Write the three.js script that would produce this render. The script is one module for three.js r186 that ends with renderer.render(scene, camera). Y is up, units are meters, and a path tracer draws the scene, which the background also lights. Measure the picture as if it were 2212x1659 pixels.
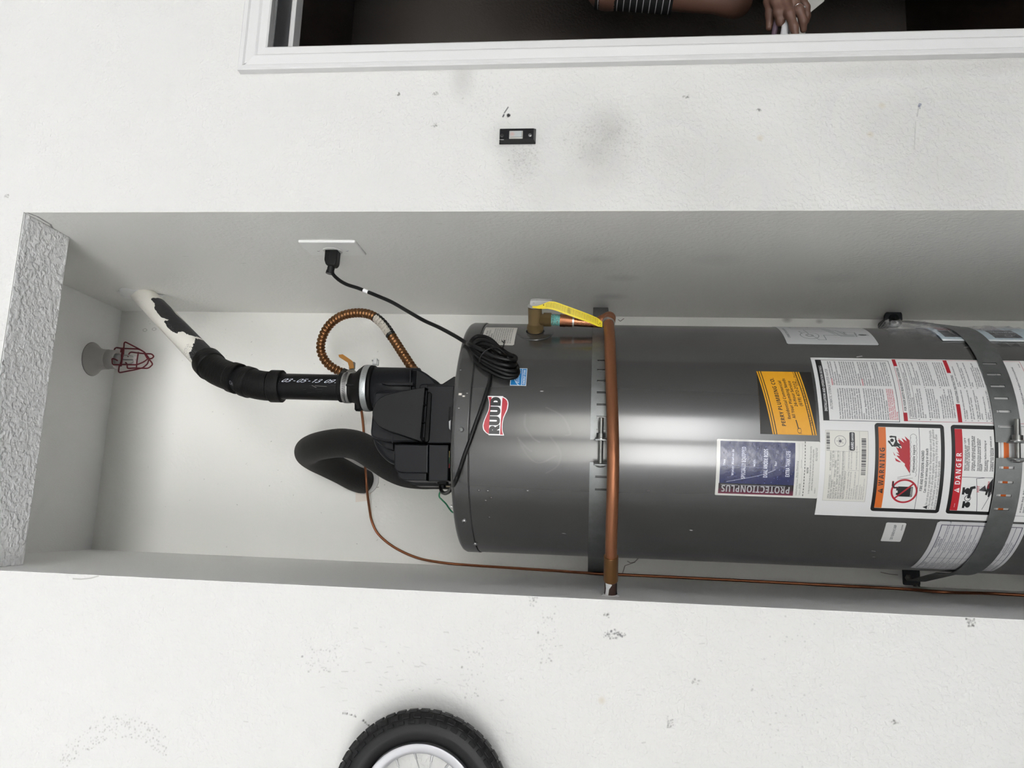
import * as THREE from 'three';
import { RoundedBoxGeometry } from 'three/addons/geometries/RoundedBoxGeometry.js';
import { mergeGeometries } from 'three/addons/utils/BufferGeometryUtils.js';
import { MarchingCubes } from 'three/addons/objects/MarchingCubes.js';

// ------------------------------------------------------------------ camera, sky, sun, exposure
const scene = new THREE.Scene();
const EYE = new THREE.Vector3(0, 1.5, 1.46), FOCAL = 1688.7;          // the picture was taken with the phone held sideways: world up is picture left
const LOOK = new THREE.Matrix4().makeRotationY(-0.17276).multiply(new THREE.Matrix4().makeRotationX(0.10275)).multiply(new THREE.Matrix4().makeRotationZ(0.02038));
const camera = new THREE.PerspectiveCamera(2 * Math.atan(829.5 / FOCAL) * 180 / Math.PI, 2212 / 1659, 0.05, 100);
camera.position.copy(EYE);
camera.quaternion.setFromRotationMatrix(LOOK.clone().multiply(new THREE.Matrix4().makeRotationZ(-Math.PI / 2)));
camera.updateMatrixWorld(true);

scene.background = new THREE.Color(0.95, 0.97, 1.0);                 // bright overcast sky
scene.backgroundIntensity = 7.0;
const sun = new THREE.DirectionalLight(new THREE.Color(1, 0.97, 0.93), 46);
sun.position.set(-9, 12, 3); sun.target.position.set(0, 0, 11); sun.castShadow = true;
sun.shadow.mapSize.set(2048, 2048); sun.shadow.radius = 4;
Object.assign(sun.shadow.camera, { left: -14, right: 14, top: 14, bottom: -14, near: 1, far: 50 });
scene.add(sun, sun.target);

const renderer = new THREE.WebGLRenderer({ antialias: true });
renderer.toneMapping = THREE.LinearToneMapping;
renderer.toneMappingExposure = 1.8;
renderer.shadowMap.enabled = true;

// ------------------------------------------------------------------ helpers
const V = (x, y, z) => new THREE.Vector3(x, y, z), { PI, sin, cos, abs, min, max, hypot } = Math;
let seed = 7; const rnd = () => { seed = (seed * 1664525 + 1013904223) >>> 0; return seed / 4294967296; };
const rr = (a, b) => a + (b - a) * rnd();
// sight line through a point measured in the photograph, and where it meets a wall plane or the tank: how the survey below was taken
const sight = (px, py) => V((1659 - py - 829.5) / FOCAL, -(px - 1106) / FOCAL, -1).applyMatrix4(LOOK);
const at = (px, py, z) => { const d = sight(px, py); return EYE.clone().addScaledVector(d, (z - EYE.z) / d.z); };
const atX = (px, py, x) => { const d = sight(px, py); return EYE.clone().addScaledVector(d, (x - EYE.x) / d.x); };
const TX = 0.183, TZ = -0.2875, TR = 0.255, TOP = 1.774;              // the tank's axis, radius and top
const onTank = (px, py, r = TR) => { const d = sight(px, py), ox = EYE.x - TX, oz = EYE.z - TZ, a = d.x * d.x + d.z * d.z, b = 2 * (ox * d.x + oz * d.z), c = ox * ox + oz * oz - r * r;
  const t = (-b - Math.sqrt(max(0, b * b - 4 * a * c))) / 2 / a, p = EYE.clone().addScaledVector(d, t); return { th: Math.atan2(p.x - TX, p.z - TZ), y: p.y, p }; };
const polar = (th, y, r = TR) => V(TX + r * sin(th), y, TZ + r * cos(th));

const used = {};
const numbered = (n) => { const k = used[n] = (used[n] ?? -1) + 1; return k ? `${n}_${String(k).padStart(3, '0')}` : n; };
const cast = (o) => { o.castShadow = o.receiveShadow = true; return o; };
const clean = (g) => { g = g.index ? g.toNonIndexed() : g; for (const k of Object.keys(g.attributes)) if (!['position', 'normal', 'uv'].includes(k)) g.deleteAttribute(k);
  if (!g.attributes.normal) g.computeVertexNormals(); if (!g.attributes.uv) g.setAttribute('uv', new THREE.BufferAttribute(new Float32Array(g.attributes.position.count * 2), 2)); g.morphAttributes = {}; return g; };
const join = (gs) => { gs = [gs].flat(3); return gs.length === 1 ? gs[0] : mergeGeometries(gs.map(clean), false); };
function part(name, gs, mat, parent, label) {                         // one named mesh under its thing
  const m = cast(new THREE.Mesh(join(gs), mat)); m.name = name; if (label) m.userData.label = label; parent.add(m); return m; }
function thing(name, label, category, group) {                       // a Group whose children are the thing's parts
  const g = new THREE.Group(); g.name = numbered(name); g.userData = { label, category }; if (group) g.userData.group = group; scene.add(g); return g; }
function single(name, gs, mat, label, category, group) { const m = cast(new THREE.Mesh(join(gs), mat)); m.name = numbered(name); m.userData = { label, category }; if (group) m.userData.group = group; scene.add(m); return m; }
function struct(name, gs, mat, parent) { const m = cast(new THREE.Mesh(join(gs), mat)); m.name = name; if (!parent) m.userData.kind = 'structure'; (parent ?? scene).add(m); return m; }
const rebase = (g) => {                                               // moves a thing's origin to the middle of its base
  const b = new THREE.Box3().setFromObject(g), o = V((b.min.x + b.max.x) / 2, b.min.y, (b.min.z + b.max.z) / 2);
  for (const c of g.children) c.position.sub(o); g.position.add(o); return g; };

const box = (x0, x1, y0, y1, z0, z1) => new THREE.BoxGeometry(x1 - x0, y1 - y0, z1 - z0).translate((x0 + x1) / 2, (y0 + y1) / 2, (z0 + z1) / 2);
const rbox = (x0, x1, y0, y1, z0, z1, r = 0.004, s = 3) => new RoundedBoxGeometry(x1 - x0, y1 - y0, z1 - z0, s, min(r, abs(x1 - x0) / 2.01, abs(y1 - y0) / 2.01, abs(z1 - z0) / 2.01)).translate((x0 + x1) / 2, (y0 + y1) / 2, (z0 + z1) / 2);
const aim = (g, from, dir) => g.applyQuaternion(new THREE.Quaternion().setFromUnitVectors(V(0, 1, 0), dir.clone().normalize())).translate(from.x, from.y, from.z);   // +Y of g along dir, origin at from
const lathe = (pts, seg = 40) => new THREE.LatheGeometry(pts.map(([r, y]) => new THREE.Vector2(max(r, 1e-5), y)), seg);
const rod = (a, b, r, seg = 16, r2 = r) => { const d = b.clone().sub(a), L = d.length(); return aim(new THREE.CylinderGeometry(r2, r, L, seg).translate(0, L / 2, 0), a, d); };
const ball = (p, r, sx = 1, sy = 1, sz = 1, n = 14) => new THREE.SphereGeometry(r, n, n * 0.7 | 0).scale(sx, sy, sz).translate(p.x, p.y, p.z);
const spline = (pts, t = 0.5, closed = false) => new THREE.CatmullRomCurve3(pts, closed, 'centripetal', t);
const bent = (pts, r) => {                                            // straight legs joined by round bends
  const c = new THREE.CurvePath(); let a = pts[0];
  for (let i = 1; i < pts.length; i++) { const b = pts[i];
    if (i === pts.length - 1) { c.add(new THREE.LineCurve3(a, b)); break; }
    const n = pts[i + 1], u = b.clone().sub(pts[i - 1]).normalize(), w = n.clone().sub(b).normalize(), k = min(r, b.distanceTo(a) * 0.48, b.distanceTo(n) * 0.48), p = b.clone().addScaledVector(u, -k), q = b.clone().addScaledVector(w, k);
    c.add(new THREE.LineCurve3(a, p)); c.add(new THREE.QuadraticBezierCurve3(p, b, q)); a = q; }
  return c; };
// a round (or rippled) section swept along a curve; map x runs along the path, map y round it with its middle facing ref
function sweep(curve, n, radial, r, { ref = V(0, 0, 1), caps = true, closed = false, ry = 1 } = {}) {
  const rf = typeof r === 'function' ? r : () => r, pos = [], uv = [], idx = [], P = [], T = [], N = [];
  for (let i = 0; i <= n; i++) { P.push(curve.getPointAt(closed && i === n ? 0 : i / n)); T.push(curve.getTangentAt(min(1, max(0, closed && i === n ? 0 : i / n))).normalize()); }
  let nn = ref.clone().addScaledVector(T[0], -ref.dot(T[0])).normalize();
  for (let i = 0; i <= n; i++) { if (i) { const q = new THREE.Quaternion().setFromUnitVectors(T[i - 1], T[i]); nn = nn.clone().applyQuaternion(q).addScaledVector(T[i], 0); nn.addScaledVector(T[i], -nn.dot(T[i])).normalize(); } N.push(nn.clone()); }
  for (let i = 0; i <= n; i++) { const B = T[i].clone().cross(N[i]);
    for (let j = 0; j <= radial; j++) { const a = -PI + 2 * PI * j / radial, R = rf(i / n, a);
      const p = P[i].clone().addScaledVector(N[i], R * cos(a)).addScaledVector(B, R * ry * sin(a)); pos.push(p.x, p.y, p.z); uv.push(i / n, 1 - j / radial); } }
  const w = radial + 1;
  for (let i = 0; i < n; i++) for (let j = 0; j < radial; j++) { const a = i * w + j, b = a + w; idx.push(a, a + 1, b, b, a + 1, b + 1); }
  const g = new THREE.BufferGeometry(); g.setAttribute('position', new THREE.Float32BufferAttribute(pos, 3)); g.setAttribute('uv', new THREE.Float32BufferAttribute(uv, 2)); g.setIndex(idx); g.computeVertexNormals();
  const nr = g.attributes.normal;                                     // close the seam's normals
  for (let i = 0; i <= n; i++) { const a = i * w, b = a + radial, s = V(nr.getX(a) + nr.getX(b), nr.getY(a) + nr.getY(b), nr.getZ(a) + nr.getZ(b)).normalize(); nr.setXYZ(a, s.x, s.y, s.z); nr.setXYZ(b, s.x, s.y, s.z); }
  if (!caps || closed) return [g];
  const cap = (i, sgn) => { const c = new THREE.CircleGeometry(rf(i / n, 0), radial); c.applyQuaternion(new THREE.Quaternion().setFromUnitVectors(V(0, 0, 1), T[i].clone().multiplyScalar(sgn))).translate(P[i].x, P[i].y, P[i].z); return c; };
  return [g, cap(0, -1), cap(n, 1)];
}
const wire = (pts, r, n = pts.length * 8, radial = 8, o = {}) => sweep(spline(pts, 0.5, o.closed), n, radial, r, o);
function roundPoly(pts, r = 0) {                                       // closed outline with rounded corners; r may differ per point as a third number
  const s = new THREE.Shape(), n = pts.length;
  pts.forEach((p, i) => { const a = pts[(i + n - 1) % n], b = pts[(i + 1) % n], k = p[2] ?? r, la = hypot(a[0] - p[0], a[1] - p[1]), lb = hypot(b[0] - p[0], b[1] - p[1]), ka = min(k, la * 0.48) / la, kb = min(k, lb * 0.48) / lb;
    const A = [p[0] + (a[0] - p[0]) * ka, p[1] + (a[1] - p[1]) * ka], B = [p[0] + (b[0] - p[0]) * kb, p[1] + (b[1] - p[1]) * kb];
    if (i) s.lineTo(...A); else s.moveTo(...A); if (k > 0) s.quadraticCurveTo(p[0], p[1], ...B); });
  s.closePath(); return s; }
const slab = (shape, z0, z1, bevel = 0.0015, seg = 2) => { const b = min(bevel, (z1 - z0) / 2.2); return new THREE.ExtrudeGeometry(shape, { depth: z1 - z0 - 2 * b, bevelEnabled: b > 0, bevelSize: b, bevelThickness: b, bevelOffset: -b, bevelSegments: seg, curveSegments: 10 }).translate(0, 0, z0 + b); };
const pxShape = (pts, z, r = 0) => roundPoly(pts.map(([x, y, k]) => { const p = at(x, y, z); return k === undefined ? [p.x, p.y] : [p.x, p.y, k < 0.0042 ? 0 : k]; }), r);   // corners tighter than the bevel stay mitred
// a sheet bent round the tank between two angles and heights
function shell(t0, t1, y0, y1, r0, r1, seg = max(2, Math.ceil(abs(t1 - t0) / 0.035))) {
  const q = (u, v, r) => polar(t0 + (t1 - t0) * u, y0 + (y1 - y0) * v, r), pos = [], nor = [], uv = [], quad = (a, b, c, d, n, ua, ub) => { for (const [p, k] of [[a, 0], [b, 1], [c, 2], [a, 0], [c, 2], [d, 3]]) { pos.push(p.x, p.y, p.z); const m = typeof n === 'function' ? n(p) : n; nor.push(m.x, m.y, m.z); uv.push([ua, ub, ub, ua][k], k > 1 ? 1 : 0); } };
  const out = (p) => V(p.x - TX, 0, p.z - TZ).normalize(), inn = (p) => out(p).negate();
  for (let i = 0; i < seg; i++) { const a = i / seg, b = (i + 1) / seg;
    quad(q(a, 0, r1), q(b, 0, r1), q(b, 1, r1), q(a, 1, r1), out, a, b); quad(q(b, 0, r0), q(a, 0, r0), q(a, 1, r0), q(b, 1, r0), inn, b, a);
    quad(q(a, 1, r1), q(b, 1, r1), q(b, 1, r0), q(a, 1, r0), V(0, 1, 0), a, b); quad(q(a, 0, r0), q(b, 0, r0), q(b, 0, r1), q(a, 0, r1), V(0, -1, 0), a, b); }
  for (const [u, s] of [[0, -1], [1, 1]]) { const th = t0 + (t1 - t0) * u, n = V(cos(th), 0, -sin(th)).multiplyScalar(s * Math.sign(t1 - t0)); if (s < 0) quad(q(u, 0, r0), q(u, 0, r1), q(u, 1, r1), q(u, 1, r0), n, 0, 0); else quad(q(u, 0, r1), q(u, 0, r0), q(u, 1, r0), q(u, 1, r1), n, 1, 1); }
  const g = new THREE.BufferGeometry(); g.setAttribute('position', new THREE.Float32BufferAttribute(pos, 3)); g.setAttribute('normal', new THREE.Float32BufferAttribute(nor, 3)); g.setAttribute('uv', new THREE.Float32BufferAttribute(uv, 2)); return g; }
const metric = (g, k = 6) => { const p = g.attributes.position, u = g.attributes.uv; for (let i = 0; i < p.count; i++) u.setXY(i, Math.atan2(p.getX(i) - TX, p.getZ(i) - TZ) * TR * k, p.getY(i) * k); return g; };
// a strap strip bent round the tank with upright slots cut through it
function slotted(t0, t1, y0, y1, r0, r1, slots, w = 0.009, lo = 0.3, hi = 0.82) {
  const cuts = slots.filter((s) => s > t0 + w && s < t1 - w).sort((a, b) => a - b), gs = []; let a = t0;
  for (const s of cuts) { gs.push(shell(a, s - w, y0, y1, r0, r1)); gs.push(shell(s - w, s + w, y0, y0 + (y1 - y0) * lo, r0, r1, 1), shell(s - w, s + w, y0 + (y1 - y0) * hi, y1, r0, r1, 1)); a = s + w; }
  gs.push(shell(a, t1, y0, y1, r0, r1)); return gs.map((g) => metric(g)); }

// ------------------------------------------------------------------ procedural textures
function field(n, cells, octaves, s0) {                               // tileable value noise, 0..1
  seed = s0; const f = new Float32Array(n * n); let amp = 1, tot = 0;
  for (let o = 0; o < octaves; o++) { const c = cells << o, g = new Float32Array(c * c).map(() => rnd());
    for (let y = 0; y < n; y++) for (let x = 0; x < n; x++) { const u = x / n * c, v = y / n * c, i = u | 0, j = v | 0, s = u - i, t = v - j, a = s * s * (3 - 2 * s), b = t * t * (3 - 2 * t), k = (p, q) => g[(q % c) * c + p % c];
      f[y * n + x] += amp * ((k(i, j) * (1 - a) + k(i + 1, j) * a) * (1 - b) + (k(i, j + 1) * (1 - a) + k(i + 1, j + 1) * a) * b); }
    tot += amp; amp *= 0.5; }
  return f.map((v) => v / tot); }
function grey(f, n, fn) { const d = new Uint8Array(n * n * 4); for (let i = 0; i < n * n; i++) { const c = fn(f[i], i); d.set(Array.isArray(c) ? [...c, 255] : [c, c, c, 255], i * 4); }
  const t = new THREE.DataTexture(d, n, n); t.wrapS = t.wrapT = THREE.RepeatWrapping; t.magFilter = t.minFilter = THREE.LinearFilter; t.needsUpdate = true; return t; }
const smooth = (a, b, x) => { const t = min(1, max(0, (x - a) / (b - a))); return t * t * (3 - 2 * t); };
const N0 = 512, F1 = field(N0, 40, 3, 11), F2 = field(N0, 8, 5, 23), F3 = field(N0, 90, 2, 5);
const peelTex = grey(F1, N0, (v) => 255 * smooth(0.26, 0.76, v)), softTex = grey(F2, N0, (v) => 255 * v), fineTex = grey(F3, N0, (v) => 255 * v);
const rep = (t, x, y = x) => { const c = t.clone(); c.repeat.set(x, y); c.needsUpdate = true; return c; };
function canvas(w, h, draw, opts = {}) { const c = document.createElement('canvas'); c.width = w; c.height = h; const g = c.getContext('2d'); draw(g, w, h); const t = new THREE.CanvasTexture(c); t.colorSpace = THREE.SRGBColorSpace; t.wrapS = t.wrapT = THREE.ClampToEdgeWrapping; t.magFilter = THREE.LinearFilter; return t; }
const std = (color, roughness = 0.5, metalness = 0, o = {}) => new THREE.MeshStandardMaterial({ color, roughness, metalness, ...o });
const phy = (color, roughness, o = {}) => new THREE.MeshPhysicalMaterial({ color, roughness, ...o });
const lin = (r, g = r, b = r) => new THREE.Color().setRGB(r, g, b);

// ------------------------------------------------------------------ the setting
const XL = -0.136, XR = 0.6035, ZB = -0.798, YLIP = 2.706, YC = 2.983, TH = 0.149;     // the niche: sides, back, lip, ceiling, thickness of the front wall
const DL = 0.967, DR = 1.80, DT = 2.2, CEIL = 3.06, RX0 = -3.4, RX1 = 2.6, RZ = 6.2;     // the doorway and the garage
const WX0 = -1.2, WY0 = 0.4, WS = 2.6;                                               // the stretch of front wall that the colour map covers
const wallPaint = '#f2f2f0';
const px2w = (g, w) => (x, y) => { const p = at(x, y, 0); return [(p.x - WX0) / WS * w, (1 - (p.y - WY0) / WS) * w]; };
const scuffs = (g, list, q, col) => { for (const [x, y, dx, dy, a, lw] of list) { const [ax, ay] = q(x, y), [bx, by] = q(x + dx, y + dy); g.strokeStyle = `rgba(${col},${a})`; g.lineWidth = lw; g.beginPath(); g.moveTo(ax, ay); g.lineTo(bx, by); g.stroke(); } };
function speckle(g, x, y, rx, ry, n, a, col = '40,38,36', s0 = 3) { seed = s0; for (let i = 0; i < n; i++) { const t = rr(0, 2 * PI), k = Math.sqrt(rnd()) * rnd() ** 0.3; g.fillStyle = `rgba(${col},${a * rr(0.3, 1)})`; const s = rr(0.8, 2.6); g.fillRect(x + rx * k * cos(t), y + ry * k * sin(t), s, s); } }
function blot(g, x, y, r, a, col = '70,66,62', sx = 1, sy = 1) { g.save(); g.translate(x, y); g.scale(sx, sy); const k = g.createRadialGradient(0, 0, 0, 0, 0, r); k.addColorStop(0, `rgba(${col},${a})`); k.addColorStop(0.5, `rgba(${col},${a * 0.55})`); k.addColorStop(1, `rgba(${col},0)`); g.fillStyle = k; g.fillRect(-r, -r, 2 * r, 2 * r); g.restore(); }
const frontMap = canvas(2048, 2048, (g, w) => {
  g.fillStyle = wallPaint; g.fillRect(0, 0, w, w);
  const q = px2w(g, w), B = (x, y, r, a, c, sx, sy) => blot(g, ...q(x, y), r, a, c, sx, sy), S = (x, y, rx, ry, n, a, c, s) => speckle(g, ...q(x, y), rx, ry, n, a, c, s);
  // hand dirt round the push button and just below it; broader grey blots follow
  B(1300, 320, 70, 0.11, '120,118,114'); B(1312, 262, 46, 0.12, '110,108,104'); B(1290, 390, 64, 0.07, '120,118,114'); B(1285, 330, 30, 0.06); B(1322, 290, 24, 0.06); B(1120, 345, 44, 0.1, '110,108,104'); B(1085, 300, 36, 0.08); B(1150, 420, 80, 0.06); B(1230, 300, 120, 0.05);
  S(1305, 300, 46, 80, 420, 0.12, '90,88,84'); S(1130, 345, 36, 30, 220, 0.14, '90,88,84'); S(1040, 210, 60, 40, 120, 0.08);
  B(1000, 165, 26, 0.16, '110,108,104', 2.2, 1); B(1900, 260, 150, 0.07); B(2080, 380, 170, 0.09); B(2150, 120, 160, 0.08); B(1600, 420, 130, 0.05); B(1450, 330, 120, 0.06);  // wide faint grey patches lower on the wall
  for (const [x, y] of [[1880, 290], [1642, 298], [1300, 1513], [1905, 228]]) { B(x, y, 7, 0.35, '214,196,160'); }
  scuffs(g, [[1098, 231, -9, 14, 0.8, 1.2], [1089, 247, -3, 6, 0.85, 2], [1985, 228, -4, 24, 0.2, 1.2], [1978, 262, -3, 60, 0.16, 1]], q, '30,30,34'); S(1097, 251, 4, 3, 40, 0.9, '15,15,18', 9); S(1985, 229, 5, 3, 16, 0.4, '40,50,90', 4);
  // grime along the foot of the door casing
  for (let x = 1560; x < 2212; x += 26) { B(x, 163 - (x - 1560) * 0.042, 15, 0.1 * min(1, (x - 1540) / 300), '120,116,110', 1.6, 1); }
  // scrapes on the stretch beside the wheel
  seed = 91; const marks = []; for (let i = 0; i < 80; i++) { const x = rr(520, 2200), y = rr(1345, 1655); marks.push([x, y, rr(3, 14), rr(-1.5, 1.5), rr(0.05, 0.2), rr(0.6, 1.2)]); }
  for (let i = 0; i < 40; i++) { const x = rr(690, 1000), y = rr(1380, 1500); marks.push([x, y, rr(2, 16), rr(-3, 6), rr(0.08, 0.3), rr(0.6, 1.1)]); }
  scuffs(g, marks, q, '80,78,74');
  S(1325, 1372, 7, 18, 60, 0.5, '60,60,62', 6); S(1150, 1288, 16, 9, 90, 0.22, '90,88,84', 8); S(1445, 1562, 9, 6, 30, 0.25); S(2095, 1338, 14, 7, 60, 0.4); S(690, 1420, 30, 34, 60, 0.2); S(1020, 1440, 60, 20, 60, 0.18); S(1180, 1365, 60, 16, 60, 0.2); S(1700, 1480, 200, 60, 100, 0.16);
  seed = 17; for (let i = 0; i < 34; i++) { const t = i / 33, [x, y] = q(738 + 60 * t, 1543 + 28 * t * t + rr(-1, 1)); g.fillStyle = `rgba(60,58,56,${rr(0.2, 0.7)})`; if (rnd() < 0.45) g.fillRect(x, y, rr(1, 3), rr(1, 3)); }
  for (let i = 0; i < 260; i++) { const t = rnd(), k = rr(-1, 1), [x, y] = q(128 + 230 * t, 1650 - 120 * sin(t * 2.3) + 26 * k + 60 * t); g.fillStyle = `rgba(90,88,84,${rr(0.05, 0.3)})`; g.fillRect(x, y, rr(1, 2.5), rr(1, 2.5)); }
  for (const [x, y] of [[858, 205], [940, 203], [938, 272], [12, 424], [1640, 240], [1480, 210], [505, 610], [1500, 1474], [1310, 1330], [1930, 1560]]) S(x, y, 4, 6, 14, 0.4, '90,88,84', x);
  // fine cracks in the paint by the plaster edge
  g.strokeStyle = 'rgba(120,118,112,.55)'; g.lineWidth = 1.2; g.beginPath(); [[157, 1250], [175, 1251], [196, 1249], [214, 1244]].forEach(([x, y], i) => g[i ? 'lineTo' : 'moveTo'](...q(x, y))); g.stroke();
});
const planar = (g, on = true) => { g = clean(g); const p = g.attributes.position, n = g.attributes.normal, u = g.attributes.uv;
  for (let i = 0; i < p.count; i++) { const ax = abs(n.getX(i)), ay = abs(n.getY(i)), az = abs(n.getZ(i)); if (az > ax && az > ay) u.setXY(i, (p.getX(i) - WX0) / WS, (p.getY(i) - WY0) / WS); else if (ax > ay) u.setXY(i, 2 + p.getZ(i) / WS, p.getY(i) / WS - 3); else u.setXY(i, p.getX(i) / WS - 2, 2 + p.getZ(i) / WS); } return g; };
const frontMat = std(lin(0.765, 0.76, 0.755), 0.55, 0, { map: frontMap, bumpMap: rep(peelTex, 12), bumpScale: 0.0005 });  // front toned darker than the niche; the niche's relative brightness is put into colour
const lipMat = std(lin(0.9), 0.5, 0, { bumpMap: rep(peelTex, 7.5), bumpScale: 0.0021 });
const plasterMat = std(lin(0.92, 0.92, 0.91), 0.6, 0, { bumpMap: rep(peelTex, 12), bumpScale: 0.00022 });
const wall = (...b) => planar(box(...b));
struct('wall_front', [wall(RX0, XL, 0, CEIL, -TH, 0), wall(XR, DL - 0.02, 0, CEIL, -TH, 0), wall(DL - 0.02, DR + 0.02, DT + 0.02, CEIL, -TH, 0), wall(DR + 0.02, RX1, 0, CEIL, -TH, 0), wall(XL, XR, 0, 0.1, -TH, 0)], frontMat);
// the header over the niche: its face continues the wall, its underside carries the rough texture
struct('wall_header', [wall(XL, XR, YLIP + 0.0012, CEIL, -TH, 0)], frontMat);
const soffit = (() => { const g = planar(rbox(XL, XR, YLIP, YLIP + 0.02, -TH, -0.0008, 0.003)); return g; })();
struct('trim_2', soffit, lipMat);
const sideMap = canvas(1024, 1024, (g, w) => {                        // niche side toward the door, seen with depth to the right of the map
  g.fillStyle = '#f2f1ee'; g.fillRect(0, 0, w, w);
  const q = (x, y) => { const p = atX(x, y, XR); return [(1 + p.z / 0.9) * w, (1 - (p.y - 0.4) / WS) * w]; };
  for (const [x, y, r, a] of [[1320, 640, 40, 0.14], [1345, 600, 40, 0.1], [1550, 560, 60, 0.06], [1290, 560, 40, 0.08], [1800, 600, 60, 0.06]]) blot(g, ...q(x, y), r, a, '80,78,80', 1, 0.5);
  g.strokeStyle = 'rgba(60,58,56,.8)'; g.lineWidth = 1.3; g.beginPath(); [[59, 459], [80, 467], [98, 478], [108, 484], [113, 493], [121, 501]].forEach(([x, y], i) => g[i ? 'lineTo' : 'moveTo'](...q(x + 1, y))); g.stroke();
  seed = 33; for (let i = 0; i < 40; i++) { const [x, y] = q(rr(300, 2200), rr(470, 660)); g.strokeStyle = `rgba(${rnd() < 0.5 ? '255,255,255' : '90,88,86'},${rr(0.15, 0.5)})`; g.lineWidth = rr(0.6, 1.2); g.beginPath(); g.moveTo(x, y); g.lineTo(x + rr(-2, 2), y + rr(1, 7)); g.stroke(); }
});
const flat = (g, f) => { g = clean(g); const p = g.attributes.position, u = g.attributes.uv; for (let i = 0; i < p.count; i++) u.setXY(i, ...f(p.getX(i), p.getY(i), p.getZ(i))); return g; };
const sideUV = (x, y, z) => [1 + z / 0.9, (y - 0.4) / WS];
const sideMat = std(lin(0.95, 0.95, 0.94), 0.55, 0, { map: sideMap, bumpMap: rep(peelTex, 3.6, 10.4), bumpScale: 0.0003 });
struct('wall_right', [box(XR - 0.0008, XR + 0.08, 0.1, YC, ZB, -TH), box(XR - 0.0008, XR + 0.0005, 0.1, YLIP, -TH, -0.0004)].map((g) => flat(g, sideUV)), sideMat);
struct('wall_left', [box(XL - 0.08, XL + 0.0008, 0.1, YC, ZB, -TH), box(XL - 0.0005, XL + 0.0008, 0.1, YLIP, -TH, -0.0004)].map((g) => flat(g, sideUV)), plasterMat);
const backMap = canvas(1024, 2048, (g, w, h) => {
  g.fillStyle = '#f3f2ee'; g.fillRect(0, 0, w, h);
  const q = (x, y) => { const p = at(x, y, ZB); return [(p.x + 0.2) / 0.9 * w, (1 - (p.y - 0.4) / WS) * h]; };
  // plaster patch round the insulated pipe, with cracks
  g.fillStyle = 'rgba(236,226,216,.9)'; g.beginPath(); [[768, 1010], [790, 1006], [803, 1030], [806, 1060], [792, 1082], [768, 1085]].forEach(([x, y], i) => g[i ? 'lineTo' : 'moveTo'](...q(x, y))); g.fill();
  g.strokeStyle = 'rgba(60,50,46,.75)'; g.lineWidth = 1.4;
  const line = (pts) => { g.beginPath(); pts.forEach(([x, y], i) => g[i ? 'lineTo' : 'moveTo'](...q(x, y))); g.stroke(); };
  line([[772, 1010], [783, 1013], [790, 1017]]); line([[795, 1040], [792, 1050], [785, 1056], [778, 1060]]); line([[786, 1053], [800, 1056], [818, 1052]]); line([[1303, 1195], [1296, 1205], [1289, 1215], [1290, 1222]]);
  line([[1380, 1205], [1370, 1215], [1350, 1222], [1345, 1238]]); line([[1355, 1212], [1362, 1216], [1372, 1214]]); line([[1902, 1236], [1920, 1240], [1940, 1242]]); line([[1335, 690], [1340, 694], [1348, 688]]);
  for (const [x, y, r, a] of [[795, 905, 22, 0.12], [160, 912, 6, 0.3], [1700, 690, 14, 0.35], [1770, 694, 10, 0.3], [430, 690, 40, 0.05]]) blot(g, ...q(x, y), r, a);
  seed = 71; for (let i = 0; i < 70; i++) { const [x, y] = q(rr(280, 1000), rr(680, 1190)); g.strokeStyle = `rgba(90,86,80,${rr(0.1, 0.5)})`; g.lineWidth = rr(0.6, 1.4); g.beginPath(); g.moveTo(x, y); g.lineTo(x + rr(-6, 6), y + rr(-4, 4)); g.stroke(); }
  line([[787, 895], [790, 905], [792, 912], [790, 918]]);
  for (const [x, y, r] of [[313, 713, 5], [333, 711, 5]]) { const c = q(x, y); g.strokeStyle = 'rgba(110,106,100,.6)'; g.lineWidth = 1; g.beginPath(); g.ellipse(c[0], c[1], r, r, 0, 0, 7); g.stroke(); }
});
struct('wall_back', flat(box(XL - 0.08, XR + 0.08, 0.1, YC, ZB - 0.08, ZB), (x, y) => [(x + 0.2) / 0.9, (y - 0.4) / WS]), std(lin(0.98, 0.98, 0.965), 0.6, 0, { map: backMap, bumpMap: rep(peelTex, 3, 9), bumpScale: 0.00015 }));
struct('ceiling_niche', box(XL - 0.08, XR + 0.08, YC, YC + 0.06, ZB - 0.08, -TH), plasterMat);
struct('floor_niche', box(XL, XR, 0, 0.1, ZB, -TH), std(lin(0.1, 0.08, 0.06), 0.7));
// garage shell with two open door bays behind the camera
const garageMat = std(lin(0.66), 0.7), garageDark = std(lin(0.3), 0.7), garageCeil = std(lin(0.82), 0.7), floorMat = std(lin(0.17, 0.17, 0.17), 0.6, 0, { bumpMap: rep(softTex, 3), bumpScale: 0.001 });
struct('floor', box(RX0 - 0.15, RX1 + 0.15, -0.12, 0, -TH, RZ + 0.2), floorMat);
struct('ceiling', box(RX0 - 0.15, RX1 + 0.15, CEIL, CEIL + 0.25, ZB - 0.1, RZ + 0.2), garageCeil);
struct('wall_garage_left', box(RX0 - 0.15, RX0, 0, CEIL, -TH, RZ + 0.2), garageMat);
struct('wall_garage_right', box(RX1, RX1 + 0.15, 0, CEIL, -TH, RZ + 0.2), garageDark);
struct('wall_rear', [box(RX0, -3.25, 0, CEIL, RZ, RZ + 0.2), box(-0.85, -0.3, 0, CEIL, RZ, RZ + 0.2), box(2.15, RX1, 0, CEIL, RZ, RZ + 0.2), box(RX0, RX1, 2.2, CEIL, RZ, RZ + 0.2)], garageMat);
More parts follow.
